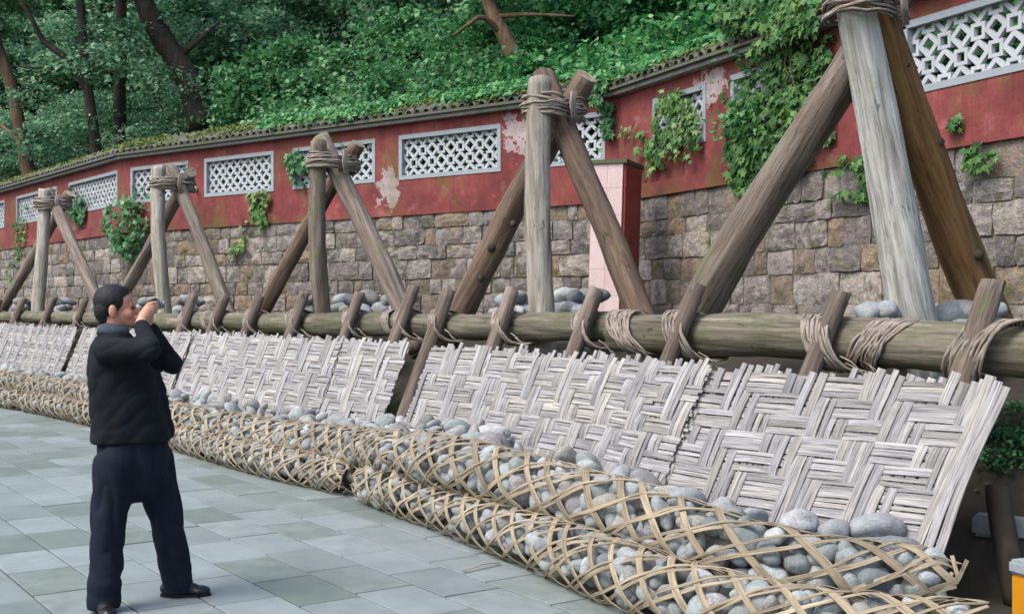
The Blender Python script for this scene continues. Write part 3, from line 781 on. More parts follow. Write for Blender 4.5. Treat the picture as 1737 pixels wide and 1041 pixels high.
vine(2, [(1240, 1420, 120, 300, 10), (1320, 1420, -10, 150, 7), (1235, 1330, 215, 330, 5), (1255, 1300, 280, 345, 1.2), (1235, 1330, 5, 60, 3), (1300, 1420, 60, 130, 3)], 2100, .125, 'leaf_vine', 'large curtain of light green vine spilling over the near wall beside the big tripod', 31)
vine(2, [(1112, 1196, 150, 250, 8), (1105, 1165, 215, 285, 3), (1165, 1195, 215, 280, 1)], 380, .11, 'leaf_vine', 'vine clump growing through the small lattice window right of the buttress', 32)
vine(2, [(1085, 1125, 235, 300, 2), (1060, 1100, 205, 240, 1)], 60, .11, 'leaf_vine', 'thin vine strand trailing beside the buttress top', 33, .05)
vine(1, [(1018, 1045, 130, 215, 4), (1028, 1046, 200, 235, 1)], 170, .12, 'leaf_mid', 'narrow dark vine hanging from the coping above the buttress', 34, .1)
vine(1, [(425, 466, 322, 350, 2), (440, 462, 345, 395, 2), (430, 442, 330, 375, 1)], 130, .12, 'leaf_vine', 'small vine hanging from the lower corner of the plain grey lattice window', 35, .06)
vine(1, [(495, 530, 250, 315, 3), (488, 510, 262, 285, 1)], 130, .13, 'leaf_mid', 'leafy vine in the left corner of the lattice window behind the third tripod', 36, .08)
vine(0, [(118, 150, 312, 395, 4)], 150, .14, 'leaf_mid', 'dark vine column on the lattice window beyond the far tripod', 37, .12)
vine(0, [(20, 60, 345, 400, 3), (30, 50, 390, 440, 1), (15, 40, 430, 490, 1)], 130, .13, 'leaf_vine', 'vine behind the leftmost tripod on the red wall', 38, .08)
vine(1, [(185, 258, 335, 420, 8), (205, 250, 400, 440, 2)], 420, .13, 'leaf_mid', 'bushy plant growing out of the wall foot between the two far tripods', 39, .5)
vine(2, [(1400, 1520, 265, 300, 2), (1460, 1500, 290, 345, 1), (1640, 1700, 240, 300, 2), (1620, 1640, 200, 225, .5), (1420, 1480, 320, 340, .6)], 190, .1, 'leaf_vine', 'straggling weeds on the stone ledge behind the big tripod', 40, .06)
vine(1, [(410, 425, 370, 430, 1), (395, 415, 415, 440, 1), (640, 660, 440, 460, .4)], 60, .1, 'leaf_vine', 'thin weed strand hanging on the stone base below the grey lattice window', 41, .04)

# ------------------------------------------------------------------ logs
def log_mesh(L, r0, r1, m, seed, sides=16, rings=None, bend=.02, rough=.04):
    rings = rings or max(8, int(L / .12)); vs = []; fs = []; fm = []
    for i in range(rings + 1):
        t = i / rings; z = L * t; r = r0 + (r1 - r0) * t
        bx, by = bend * math.sin(t * 3.1 + seed), bend * math.sin(t * 4.3 + seed * 1.7)
        if i in (0, rings): r *= .95
        for k in range(sides):
            a = 2 * math.pi * k / sides
            d = 1 + rough * mnoise.noise(Vector((math.cos(a) * 1.3 + seed, math.sin(a) * 1.3, z * 1.1))) * 1.6 + rough * .8 * mnoise.noise(Vector((math.cos(a) * 4, math.sin(a) * 4 + seed, z * 4)))
            vs.append((bx + math.cos(a) * r * d, by + math.sin(a) * r * d, z + (.02 * r / .1 * math.sin(a + seed) if i in (0, rings) else 0)))
    for i in range(rings):
        for k in range(sides):
            k2 = (k + 1) % sides; fs.append((i*sides+k, i*sides+k2, (i+1)*sides+k2, (i+1)*sides+k)); fm.append(0)
    fs.append(tuple(range(sides - 1, -1, -1))); fm.append(1); fs.append(tuple(rings*sides + k for k in range(sides))); fm.append(1)
    me = mesh('log', vs, fs, [M[m], M['cut']], True, fm=fm)
    me.polygons[len(fs)-1].use_smooth = False; me.polygons[len(fs)-2].use_smooth = False
    return me
def log(name, p0, p1, r0, r1, m, parent, seed, **kw):
    p0, p1 = Vector(p0), Vector(p1)
    me = log_mesh((p1 - p0).length, r0, r1, m, seed, **kw); me.name = name
    return obj(name, me, parent, align(p0, p1 - p0))
def knot(parent, p0, p1, r, t, ang, size, seed):
    p0, p1 = Vector(p0), Vector(p1); d = (p1 - p0).normalized()
    v = Vector((0, -1, 0)); v = (v - d * v.dot(d)).normalized(); v = Quaternion(d, ang) @ v
    c = p0 + (p1 - p0) * t + v * r * .86
    mb = MB(); mb.tube([c - v * size * .4, c + v * size * .25, c + v * size * .6 + d * size * .2], size * .95, 9, size * .6)
    obj('knot_stub', mb.mesh('knot_stub', M['bark'], True), parent)

# beam logs
def beam(pa, pb, ra, rb_, label, seed):
    t0, t1 = beamc.find(pa), beamc.find(pb); a, b_ = beamc.at(t0), beamc.at(t1)
    mb = None
    # follows the gentle bend of the weir
    root = thing('beam_log', a, label, 'log', 'horizontal beam logs')
    n = 22; pts = [beamc.at(t0 + (t1 - t0) * k / n) for k in range(n + 1)]
    # the curve is gentle: straight log through the least-squares line
    c = sum(pts, Vector((0, 0, 0))) / len(pts); d = (pts[-1] - pts[0]).normalized(); L = (pts[-1] - pts[0]).length
    p0, p1 = c - d * L / 2, c + d * L / 2
    o = log('log', p0, p1, ra, rb_, 'wood_beam', root, seed, rings=80, bend=.02, rough=.09)
    return root, p0, p1
beams = [beam(-60, 185, .10, .115, 'far mossy beam log left of the photographer', 3),
         beam(180, 335, .125, .12, 'short pale beam log ending just right of the photographer', 4),
         beam(322, 700, .125, .125, 'beam log crossing before the third tripod', 5),
         beam(690, 1085, .12, .125, 'mossy beam log crossing before the fourth tripod', 6),
         beam(1070, 1850, .145, .15, 'thick mossy beam log before the big near tripod', 7)]
def beam_point(px):
    for root, p0, p1 in reversed(beams):
        d = p1 - p0; u = (px - CX) / F
        t = (u * p0.y - p0.x) / (d.x - u * d.y)
        if -.01 <= t <= 1.01: return root, p0 + d * t, d.normalized()
    t = beamc.find(px); return beams[0][0], beamc.at(t), beamc.tan(t)
BR = {0: .11, 1: .122, 2: .125, 3: .123, 4: .148}
def lashing(parent, c, ax, rb_, rp, seed, name='rope_lashing', diag=.13, strands=8, th=.013, post=True):
    r = random.Random(seed); mb = MB()
    bk = Vector((ax.y, -ax.x, 0)); bk = bk if bk.y > 0 else -bk; bk.normalize()
    for s in range(strands):
        off = (s - strands / 2) * th * 1.25; n = 26; pts = []
        ph = r.uniform(-.3, .3); amp = r.uniform(.75, 1.25)
        for k in range(n + 1):
            a = 2 * math.pi * k / n               # 0 top, pi/2 front
            fr = max(0, math.sin(a))
            rad = rb_ + th * r.uniform(.5, 1.5) + (fr ** 1.5 * rp * 1.75 if post else 0)
            lat = diag * amp * (-math.cos(a)) + off + .012 * math.sin(a * 3 + ph * 20 + s) + r.uniform(-.006, .006)
            pts.append(c + ax * lat + V(0, 0, math.cos(a) * rad) - bk * (math.sin(a) * rad))
        mb.tube(pts, th * r.uniform(.6, 1.0), 5)
    for s in range(3):                            # loose ends
        a = r.uniform(1.9, 2.6); p = c + ax * (diag * .9) + V(0, 0, math.cos(a) * rb_) - bk * (math.sin(a) * (rb_ + rp))
        mb.tube([p, p + ax * .08 + V(0, 0, -.03), p + ax * r.uniform(.12, .22) + V(0, 0, -r.uniform(.05, .12))], th * .6, 4, th * .3)
    return obj(name, mb.mesh(name, M['rope'], True), parent)

posts = [(5, 'leftmost short post rising over the far beam log'), (45, 'second short post from the left edge, on the far beam log'), (96, 'third short post from the left edge, right of the leftmost tripod'), (150, 'short post just left of the photographer'),
         (338, 'first short post right of the photographer, at the log end'), (392, 'short post between the second and third tripods, second right of the photographer'), (449, 'short post at the left foot of the third tripod'),
         (525, 'short post left of the upright leg of the third tripod'), (621, 'short post right of the stones by the third tripod'), (710, 'short post at the right foot of the third tripod'),
         (771, 'tall post showing down through the gap between the mats'), (881, 'short post left of the upright leg of the fourth tripod'), (1023, 'split-topped short post right of the fourth tripod, before the buttress'),
         (1188, 'split-topped short post at the left foot of the big tripod'), (1430, 'short post on the thick near beam beside the big tripod'), (1687, 'rightmost short post with a thick crossed rope lashing')]
rp_ = random.Random(5)
for i, (px, lab) in enumerate(posts):
    root_b, c, ax_ = beam_point(px); k = [b[0] for b in beams].index(root_b)
    bk = Vector((ax_.y, -ax_.x, 0)); bk = (bk if bk.y > 0 else -bk).normalized()
    rp = rp_.uniform(.062, .072) if px < 1600 else .075
    rbm = BR[k]
    slope = (bk * .36 + V(0, 0, .93)).normalized()
    if px > 1600: slope = (bk * .22 + V(0, 0, .97)).normalized()
    axr = ax_ if ax_.x > 0 else -ax_
    slope = (slope + axr * (.04 + .2 * min(1, max(0, (px - 850) / 800)))).normalized()
    nrm = (V(0, 0, .36) - bk * .93).normalized()
    m0 = c + nrm * (rbm + rp * .95)
    up = .29 + rp_.uniform(-.03, .04)
    dn = (m0.z + .0) / slope.z
    root = thing('short_post', m0 - slope * dn, lab, 'post', 'posts lashed to the beam')
    log('pole', m0 - slope * dn, m0 + slope * up, rp * 1.08, rp * .92, 'wood_post', root, 20 + i, sides=12, rings=26, bend=.01, rough=.06)
    lashing(root, c + V(0, 0, 0), ax_ if ax_.x > 0 else -ax_, rbm, rp, 60 + i, diag=.12 if px < 1600 else -.14, strands=11 if px < 1100 else 16, th=.0095 if px < 1100 else .0105)
for px, dg in ((520, .06), (672, .05), (1078, .1), (1500, -.12), (360, .05)):
    root_b, c, ax_ = beam_point(px); k = [b[0] for b in beams].index(root_b)
    lashing(root_b, c, ax_ if ax_.x > 0 else -ax_, BR[k], 0, 100 + px, diag=dg, strands=9 if px < 1000 else 17, th=.0105, post=False)

# tripods
def tripod(apex, feet, radii, mats, label, seed, over=(.28, .35, .3), knots=()):
    apex = Vector(apex); root = thing('tripod', (apex.x, apex.y, 1.2), label, 'tripod', 'log tripods along the weir')
    legs = []
    offs = []
    for i, ft in enumerate(feet):
        ft = Vector(ft); d = (apex - ft); h = Vector((d.x, d.y, 0))
        # legs pass beside each other at the lashing
        side = [V(-.11, -.12, 0), V(.13, .24, 0), V(.05, .06, 0)][i]
        q = apex + side; dd = (q - ft).normalized(); top = q + dd * over[i]
        lg = log('leg', ft, top, radii[i][0], radii[i][1], mats[i], root, seed * 3 + i, sides=18, rings=40, bend=.035, rough=.085)
        legs.append((lg, ft, top, radii[i][0]))
    for (li, t, an, sz) in knots:
        knot(legs[li][0], legs[li][1], legs[li][2], radii[li][0] + (radii[li][1] - radii[li][0]) * t, t, an, sz, seed)
    r = random.Random(seed); mb = MB()
    rad = .268; SD = [(-.13, -.17), (.11, .19), (.03, .01)]; apex = apex + V(.02, .05, 0)
    for s in range(20):
        z0 = -.06 + .12 * r.random(); n = 30; pts = []; tilt = r.uniform(-.08, .08); tp2 = r.uniform(0, 6.28)
        rr = rad + r.uniform(-.02, .05) * (1 - abs(z0) / .09)
        for k in range(n + 1):
            a = 2 * math.pi * k / n
            # rounded triangle round the three legs
            e = max(sx * math.cos(a) + sy * math.sin(a) for sx, sy in SD) + radii[0][1] + .006 + (rr - rad)
            pts.append(apex + V(math.cos(a) * e, math.sin(a) * e, z0 + tilt * math.sin(a + tp2) + r.uniform(-.01, .01)))
        mb.tube(pts, r.uniform(.008, .015), 5)
    for s in range(4):
        a = -1.0 + s * .06; p = apex + V(math.cos(a) * .255, math.sin(a) * .255, 0)
        mb.tube([p + V(.02, 0, -.14), p + V(0, -.03, 0), p + V(.01, 0, .14)], .012, 5)
    obj('rope_lashing', mb.mesh('rope_lashing', M['rope'], True), root)
    return root
def ft(px, s, z=1.12): p = plan(px, s); return (p.x, p.y, z)
def ap(px, py, s): p = plan(px, s); return (p.x, p.y, EYE + (HY - py) / s)
tripod(ap(1470, 14, 268), [ft(1576, 262), ft(1140, 220), ft(1716, 250)], [(.155, .115), (.155, .12), (.148, .122)], ['wood_white', 'wood_grey', 'wood_rust'],
       'big near tripod with a bleached upright leg and a rust brown right leg', 1, (.3, .4, .4),
       [(2, .3, .3, .045), (2, .45, -.5, .04), (2, .56, .5, .05), (2, .66, -.7, .04), (2, .74, .2, .05), (2, .52, 0, .03)])
tripod(ap(937, 186, 187), [ft(922, 194), ft(742, 172), ft(1122, 209)], [(.118, .11), (.135, .11), (.122, .11)], ['wood_pale', 'wood_brown', 'wood_brown'],
       'tripod with a pale upright leg standing before the buttress', 2, (.24, .4, .46), [(1, .3, .3, .04), (1, .4, -.2, .045), (1, .5, .6, .04)])
tripod(ap(562, 278, 150), [ft(548, 150), ft(415, 134), ft(706, 158)], [(.105, .092), (.1, .088), (.115, .105)], ['wood_grey', 'wood_brown', 'wood_grey'],
       'grey tripod standing before the lattice window with vine in its corner', 3, (.24, .32, .4), [(2, .15, .2, .04), (2, .75, -.1, .03)])
tripod(ap(290, 314, 117), [ft(277, 118), ft(160, 102), ft(414, 128)], [(.108, .1), (.1, .088), (.1, .092)], ['wood_pale', 'wood_grey', 'wood_grey'],
       'tripod rising just behind the photographer and his raised hands', 4, (.26, .3, .36))
tripod(ap(86, 345, 92), [ft(66, 93), ft(-12, 84), ft(190, 103)], [(.12, .108), (.105, .095), (.105, .095)], ['wood_pale', 'wood_grey', 'wood_grey'],
       'leftmost and farthest tripod near the left edge', 5, (.26, .3, .36))

# ------------------------------------------------------------------ woven bamboo mats
def mat_panel(pl, pr, label, seed, gap=0, tb=0, rag=.55, lift=0.0):
    r = random.Random(seed)
    t0, t1 = beamc.find(pl), beamc.find(pr)
    a, b_ = beamc.at(t0), beamc.at(t1)
    def base(t):                      # points of the mat: s along the weir, v up the slope
        c = beamc.at(t); bk = beamc.back(t); return c, bk
    Wd = t1 - t0
    extra = 0                         # the straight beam log may stand proud of the curve
    for k in range(13):
        c = beamc.at(t0 + (t1 - t0) * k / 12); bp = beam_point(CX + F * c.x / c.y)[1]
        extra = max(extra, (bp - c).dot(-beamc.back(t0 + (t1 - t0) * k / 12)))
    nv = max(4, round(Wd / .118)); Hs = 1.3 if pl < 1200 else 1.46; nh = 11 if pl < 1200 else 12
    root = thing('woven_mat', a - beamc.back(t0) * 1.0 + V(0, 0, -a.z), label, 'mat', 'woven bamboo mats')
    up = (.36, .933)
    def pt(s, v, out):                # v: distance down from the top edge
        c, bk = base(t0 + s); ax_m = V(bk.y, -bk.x, 0); ax_m = ax_m if ax_m.x > 0 else -ax_m
        kk = .06 + .22 * min(1, max(0, ((CX + F * c.x / c.y) - 850) / 800)); sl = bk * up[0] + ax_m * kk + V(0, 0, up[1]); nrm = V(0, 0, up[0]) - bk * up[1]
        topz = 1.235 - .05 * min(1, max(0, (pl - 700) / 400))
        m0 = c + nrm * (.125 + .155 + extra + (.03 if seed % 2 else 0))
        k = (topz + lift - m0.z) / up[1]
        wob = .018 * mnoise.noise(Vector((s * 1.7 + seed, v * 1.7, seed * .3)))
        return m0 + sl * (k - v) + nrm * (out + wob), nrm
    cw = Wd / nv; ch = Hs / nh
    sh = [0]
    for j in range(nh + 4): sh.append(sh[-1] + r.choice((1, 1, 1, 1, 2, 0, -1)))
    over = lambda i, j: ((i - sh[j + 2]) % 4) < 2     # vertical on top
    AMP = .008
    def hgt(i, j, vert): return (AMP if over(i, j) == vert else -AMP)
    # verticals
    for i in range(nv):
        ns = r.choice((2, 2, 3, 3)); 
        for q in range(ns):
            wdt = cw / ns * r.uniform(.9, 1.06); s0 = i * cw + (q + .5) * cw / ns
            if r.random() < .02: continue
            top = -.02 - r.random() ** 2 * .09 * rag + (.05 if r.random() < .15 else 0)
            pts = []; nr = []; sk = r.uniform(-.012, .012)
            n = nh * 3
            for k in range(n + 1):
                v = top + (Hs - top) * k / n
                jf = v / ch - .5; j0 = math.floor(jf); fr = jf - j0; fr = fr * fr * (3 - 2 * fr)
                h = hgt(i, j0, True) * (1 - fr) + hgt(i, j0 + 1, True) * fr
                p, nn = pt(s0 + sk * math.sin(v * 3 + q), v, h + r.uniform(-.0015, .0015)); pts.append(p); nr.append(nn)
            mb = MB(); mb.ribbon(pts, nr, wdt, .005); obj('slat', mb.mesh('slat', M['slat']), root)
    if pl > 1200:                      # long binding slats down the open edge
        for q in range(3):
            s0 = Wd - .035 + q * .04; pts = []; nr = []
            for k in range(17):
                p, nn = pt(s0 + .008 * math.sin(k * .5 + q), -.04 + .03 * q + (Hs - .02) * k / 16, .016 + .003 * q); pts.append(p); nr.append(nn)
            mb = MB(); mb.ribbon(pts, nr, .05, .007); obj('binding_slat', mb.mesh('slat', M['slat']), root)
    for j in range(nh):
        ns = r.choice((3, 4, 4, 5))
        for q in range(ns):
            wdt = ch / ns * r.uniform(.88, 1.04); v0 = j * ch + (q + .5) * ch / ns
            e0, e1 = -r.uniform(.0, .05) * rag, Wd + r.uniform(.0, .05) * rag
            if r.random() < .05: e1 -= r.uniform(.1, .5)
            n = max(8, nv * 3); pts = []; nr = []; sk = r.uniform(-.01, .01)
            for k in range(n + 1):
                s = e0 + (e1 - e0) * k / n
                jf = s / cw - .5; i0 = math.floor(jf); fr = jf - i0; fr = fr * fr * (3 - 2 * fr)
                h = hgt(i0, j, False) * (1 - fr) + hgt(i0 + 1, j, False) * fr
                p, nn = pt(s, v0 + sk * math.sin(s * 3 + q), h + r.uniform(-.0015, .0015)); pts.append(p); nr.append(nn)
            mb = MB(); mb.ribbon(pts, nr, wdt, .005); obj('slat', mb.mesh('slat', M['slat']), root)
    return root
mats_ = [(-70, 62, 'woven bamboo mat at the left edge of the picture'), (64, 180, 'woven bamboo mat just left of the photographer'), (182, 294, 'woven bamboo mat half hidden by the photographer'),
         (288, 378, 'narrow woven mat just right of the photographer'), (366, 470, 'woven mat below the left leg of the third tripod'), (452, 640, 'wide pale woven mat below the third tripod'),
         (632, 752, 'woven mat left of the dark gap'), (800, 985, 'woven mat right of the dark gap, before the fourth tripod'), (958, 1316, 'wide ragged woven mat below the fourth tripod and buttress'), (1280, 1758, 'large near woven mat at the right end of the row')]
for k, (a, b_, lab) in enumerate(mats_): mat_panel(a, b_, lab, 200 + k)

# ------------------------------------------------------------------ river stones and bamboo stone baskets
def pebble(seed, sub):
    b = bmesh.new(); bmesh.ops.create_icosphere(b, subdivisions=sub, radius=1); r = random.Random(seed)
    ax_ = (1.0, r.uniform(.68, .92), r.uniform(.55, .8)); f1 = r.uniform(.7, 1.1)
    for v in b.verts:
        n = 1 + .3 * mnoise.noise(v.co * f1 + Vector((seed * 3.1, 0, 0))) + .09 * mnoise.noise(v.co * 2.6 + Vector((0, seed * 2.3, 0)))
        v.co = Vector((v.co.x * ax_[0], v.co.y * ax_[1], v.co.z * ax_[2])) * n
    return bm_mesh('river_stone', b, M['cobble'], True)
peb = [pebble(k, 2) for k in range(10)]; pebhi = [pebble(k + 20, 3) for k in range(12)]
def rand_rot(r):
    q = Quaternion((r.gauss(0, 1), r.gauss(0, 1), r.gauss(0, 1), r.gauss(0, 1))); q.normalize(); return q.to_matrix().to_4x4()

def basket(cv, t0, t1, R, label, seed, near, zc=None, nA=5, nB=7, ends=(True, True), step=.112):
    r = random.Random(seed); L = t1 - t0
    def ctr(s):
        p = cv.at(min(max(t0 + s, 0), cv.L)); 
        if zc is not None: p = p + cv.back(t0 + s) * (R * .8); p.z = zc
        return p
    def frame(s):
        p = ctr(s); d = (ctr(s + .08) - ctr(s - .08)).normalized(); bk = Vector((d.y, -d.x, 0)); bk = (bk if bk.y > 0 else -bk).normalized()
        return p, d, bk, d.cross(bk) if d.cross(bk).z > 0 else bk.cross(d)
    def rad(s):
        e = min(s if ends[0] else 9, (L - s) if ends[1] else 9) / .2
        k = .55 + .45 * math.sin(min(1, max(0, e)) * math.pi / 2)
        return R * k * (1 + .07 * mnoise.noise(Vector((s * 1.6, seed, 0))))
    root = thing('stone_basket', ctr(L / 2) * 1.0 + V(0, 0, -ctr(L / 2).z), label, 'stone basket', 'bamboo stone baskets')
    s = .07; cnt = 0; lib = pebhi if near else peb
    while s < L - .05:
        p, d, bk, upv = frame(s); rr = rad(s); k0 = r.uniform(0, 6.28); n = 7
        for k in range(n):
            a = k0 + 2 * math.pi * k / n + r.uniform(-.25, .25)     # 0 = front, pi/2 = up
            fx, fz = math.cos(a), math.sin(a)
            if fz < -.8 or (fx < -.6 and fz < .2): continue
            sz = (r.uniform(.055, .08) if r.random() < .55 else r.uniform(.08, .118)) * (R / .19)
            c = p + d * r.uniform(-.05, .05) + (-bk * fx + upv * fz) * (rr - sz * r.uniform(.72, 1.0))
            c.z = max(c.z, sz * .55)
            if cnt >= 296: break
            o = bpy.data.objects.new('stone', r.choice(lib))
            o.matrix_basis = Matrix.Translation(c) @ rand_rot(r) @ Matrix.Scale(sz, 4)
            put(o, root); cnt += 1
        s += step * R / .19
    # dark inner fill stands in for the shade between stones, keeps daylight out
    mb = MB(); mb.tube([ctr(.1 + (L - .2) * k / 14) for k in range(15)], R * .6, 9); f = obj('dark_core', mb.mesh('dark_core', M['fill'], True), root); f['kind'] = 'stuff'
    def strip(phi0, pitch, hand, wdt, ph, s0, s1, lift):
        n = max(8, int((s1 - s0) / .035)); pts = []; nr = []
        for k in range(n + 1):
            s = s0 + (s1 - s0) * k / n; p, d, bk, upv = frame(s)
            a = phi0 + hand * 2 * math.pi * s / pitch + .3 * mnoise.noise(Vector((s * 2, ph * 3.3, seed)))
            o = -bk * math.cos(a) + upv * math.sin(a)
            q = p + o * (rad(s) + .004 + lift + .006 * mnoise.noise(Vector((s * 6, ph * 5, seed))) + .004 * math.sin(k * .9 + ph))
            if q.z < .008: q.z = .008
            pts.append(q); nr.append(o)
        mb = MB(); mb.ribbon(pts, nr, wdt, .004); obj('bamboo_strip', mb.mesh('bamboo_strip', M['strip']), root)
    pA, pB = R * 2 * math.pi * r.uniform(1.15, 1.25), R * 2 * math.pi * r.uniform(1.8, 2.0)
    for k in range(nA):
        strip(2 * math.pi * k / nA + r.uniform(-.12, .12), pA * r.uniform(.99, 1.01), -1, r.uniform(.036, .048) * R / .19, k, .0, L, .003)
    for k in range(nB):
        j = r.uniform(-.12, .12)
        strip(2 * math.pi * k / nB + j, pB, 1, r.uniform(.022, .032) * R / .19, k + 9, .0, L, .0)
        strip(2 * math.pi * k / nB + j + r.uniform(.12, .2), pB * r.uniform(.998, 1.002), 1, r.uniform(.015, .022) * R / .19, k + 20, .0, L, .007)
    for e in (0, 1):                   # frayed strips at the mouth
        if not ends[e]: continue
        p, d, bk, upv = frame(.02 if e == 0 else L - .02); sg_ = -1 if e == 0 else 1
        for k in range(9):
            a = r.uniform(0, 6.28); o = -bk * math.cos(a) + upv * math.sin(a); rr = rad(0 if e == 0 else L)
            q0 = p + o * rr * 1.05; tg = d.cross(o) * r.choice((-1, 1))
            pts = [q0, q0 + tg * .05 + d * sg_ * .03, q0 + tg * r.uniform(.09, .16) + d * sg_ * r.uniform(.0, .08) - o * .03]
            for q in pts: q.z = max(q.z, .01)
            mb = MB(); mb.ribbon(pts, [o] * 3, .02, .004); obj('bamboo_strip', mb.mesh('bamboo_strip', M['strip']), root)
    return root
fE0, fE1 = front.find(592), front.find(1580)
basket(front, fE0, min(front.L, fE0 + 6.2), .166, 'front ground row basket running nearest the camera, starting beside the loose pebble', 301, True, .165, ends=(True, False), step=.15)
basket(front, front.find(205), front.find(574), .152, 'front ground row basket whose open end lies mid picture, right of the photographer', 302, True, .15, step=.125)
basket(front, front.find(30), front.find(200), .16, 'front ground row basket just left of the photographer', 303, False, .155, step=.13)
basket(front, front.find(-70), front.find(26), .16, 'front ground row basket at the left edge', 304, False, .155, step=.13)
uC = upper.find(695)
basket(upper, uC, upper.L, .19, 'second row basket ending at the right before the large near mat', 305, True, step=.12)
basket(upper, upper.find(362), uC - .05, .185, 'second row basket between the photographer and mid picture', 306, True)
basket(upper, upper.find(142), upper.find(356), .17, 'second row basket partly hidden behind the photographer', 307, False)
basket(upper, 0, upper.find(138), .165, 'second row basket at the far left', 308, False)

# loose stones
def stone(c, size, label, group, seed, hi=True, sc=(1, 1, 1), rotz=None, tilt=0.0):
    r = random.Random(seed); o = bpy.data.objects.new('river_stone', r.choice(pebhi if hi else peb))
    rot_ = rand_rot(r) if rotz is None else Matrix.Rotation(rotz, 4, 'Z') @ Matrix.Rotation(tilt, 4, 'Y')
    o.matrix_basis = Matrix.Translation(c) @ rot_ @ Matrix.Diagonal((size * sc[0], size * sc[1], size * sc[2], 1))
    C.objects.link(o); tag(o, label, 'stone', group); return o
rl = random.Random(77)
# named big stones on the second row basket by the near mat
def on_mat(px, py, s): p = plan(px, s); return V(p.x, p.y, EYE - (py - HY) / s)
big = [(1165, 846, 310, .105, 'large pale stone highest on the near end of the second row, left of the others', (1, .8, .75), .3),
       (1228, 860, 312, .085, 'round grey stone beside the large pale one, before the wide mat', (1, 1, .9), 1.0),
       (1355, 886, 322, .11, 'pale greenish egg-shaped stone before the near mat', (1, .9, .9), .5),
       (1416, 900, 325, .085, 'small round mossy stone left of the big dark one', (1, .9, .95), .2),
       (1487, 893, 322, .16, 'big dark blue-grey stone lying against the near mat', (1, .7, .62), .25),
       (1506, 926, 338, .17, 'long flat grey stone on the basket end below the big dark one', (1, .55, .4), -.1)]
for k, (px, py, s, sz, lab, sc, rz) in enumerate(big): stone(on_mat(px, py, s), sz, lab, None, 400 + k, True, sc, rz)
# rows of stones heaped between the second row and the mats
t = 0.0; k = 0
while t < upper.L - .9:
    p = upper.at(t); bk = upper.back(t); px = CX + F * p.x / p.y
    nrow = 2 if px < 165 else (3 if px < 760 else 2)
    for q in range(nrow):
        sz = rl.uniform(.075, .135)
        c = p + bk * (.12 + .19 * q + rl.uniform(-.05, .05)); c.z = p.z + .10 + (.03 if px < 760 else .0) * q + rl.uniform(-.04, .05)
        if px < 165: lab, grp = 'grey stone in the heap before the far left mats', 'stones before the far left mats'
        elif px < 450: lab, grp = 'grey stone in the heap right of the photographer, before the pale mats', 'stones right of the photographer'
        elif px < 760: lab, grp = 'grey stone in the heap before the mats left of the dark gap', 'stones left of the gap'
        else: lab, grp = 'grey stone in the row before the mats right of the dark gap', 'stones right of the gap'
        stone(c, sz, lab, grp, 500 + k, px > 300, (1, .85, .7)); k += 1
    t += rl.uniform(.2, .29)
# boulders heaped at the tripod feet on the bank
heaps = [((842, 912), 186, 9, 'boulder heaped left of the fourth tripod upright leg', 'boulders left of the fourth tripod leg'), ((950, 1008), 190, 8, 'boulder heaped between the fourth tripod upright leg and the buttress', 'boulders right of the fourth tripod leg'),
         ((505, 540), 147, 5, 'boulder heaped left of the third tripod upright leg', 'boulders left of the third tripod leg'), ((568, 622), 150, 8, 'dark boulder heaped right of the third tripod upright leg', 'boulders right of the third tripod leg'),
         ((292, 330), 117, 6, 'boulder by the foot of the second tripod', 'boulders by the second tripod'), ((225, 262), 112, 4, 'boulder behind the photographer hands', 'boulders behind the photographer'), ((20, 55), 91, 6, 'boulder left of the leftmost tripod upright leg', 'boulders left of the leftmost tripod'),
         ((80, 122), 95, 7, 'boulder right of the leftmost tripod upright leg', 'boulders right of the leftmost tripod'), ((1455, 1535), 275, 5, 'boulder behind the thick beam left of the bleached leg', 'boulders left of the bleached leg'), ((1600, 1690), 272, 6, 'boulder behind the thick beam between the bleached and rust legs', 'boulders right of the bleached leg'),
         ((640, 690), 152, 4, 'boulder between the third tripod right leg and its heap', 'boulders at the third tripod right leg')]
for hi_, ((a, b_), s, n, lab, grp) in enumerate(heaps):
    n = n + n // 2
    for k in range(n):
        lvl = k % 3; px = a + (b_ - a) * (k + rl.uniform(.1, .9)) / n; p = plan(px, s * rl.uniform(.95, 1.0))
        sz = rl.uniform(.11, .165); z = 1.42 + .12 * lvl + rl.uniform(-.02, .03) - (.11 if s > 250 else 0)
        stone(V(p.x, p.y + .08 * lvl, z), sz, lab, grp, 900 + hi_ * 20 + k, s > 140, (1, .9, .8), rl.uniform(0, 6), rl.uniform(-.3, .3))
p = plan(655, (868 - HY - 8) / 1.6 + 3); stone(V(p.x, p.y, .045), .052, 'single round pebble lying on the pavement beside the front basket', None, 1300, True, (1, .9, .9))
p = plan(906, 188); stone(V(p.x, p.y, 1.14), .17, 'mossy boulder peeping over the mat top under the fourth tripod beam', None, 1301, True, (1, .9, .6))
p = plan(985, 196); stone(V(p.x, p.y, 1.2), .12, 'squarish pale stone under the beam before the buttress', None, 1302, True, (1, .9, .7))
# bamboo splinter on the pavement
a = plan(785, 284); b_ = plan(848, 275); mb = MB(); mb.ribbon([a.to_3d() + V(0, 0, .012), (a.to_3d() + b_.to_3d()) / 2 + V(0, 0, .03), b_.to_3d() + V(0, 0, .015)], [V(0, 0, 1)] * 3, .018, .004)
tag(obj('bamboo_splinter', mb.mesh('bamboo_splinter', M['strip'])), 'loose bamboo splinter lying on the pavement before the front basket', 'splinter')

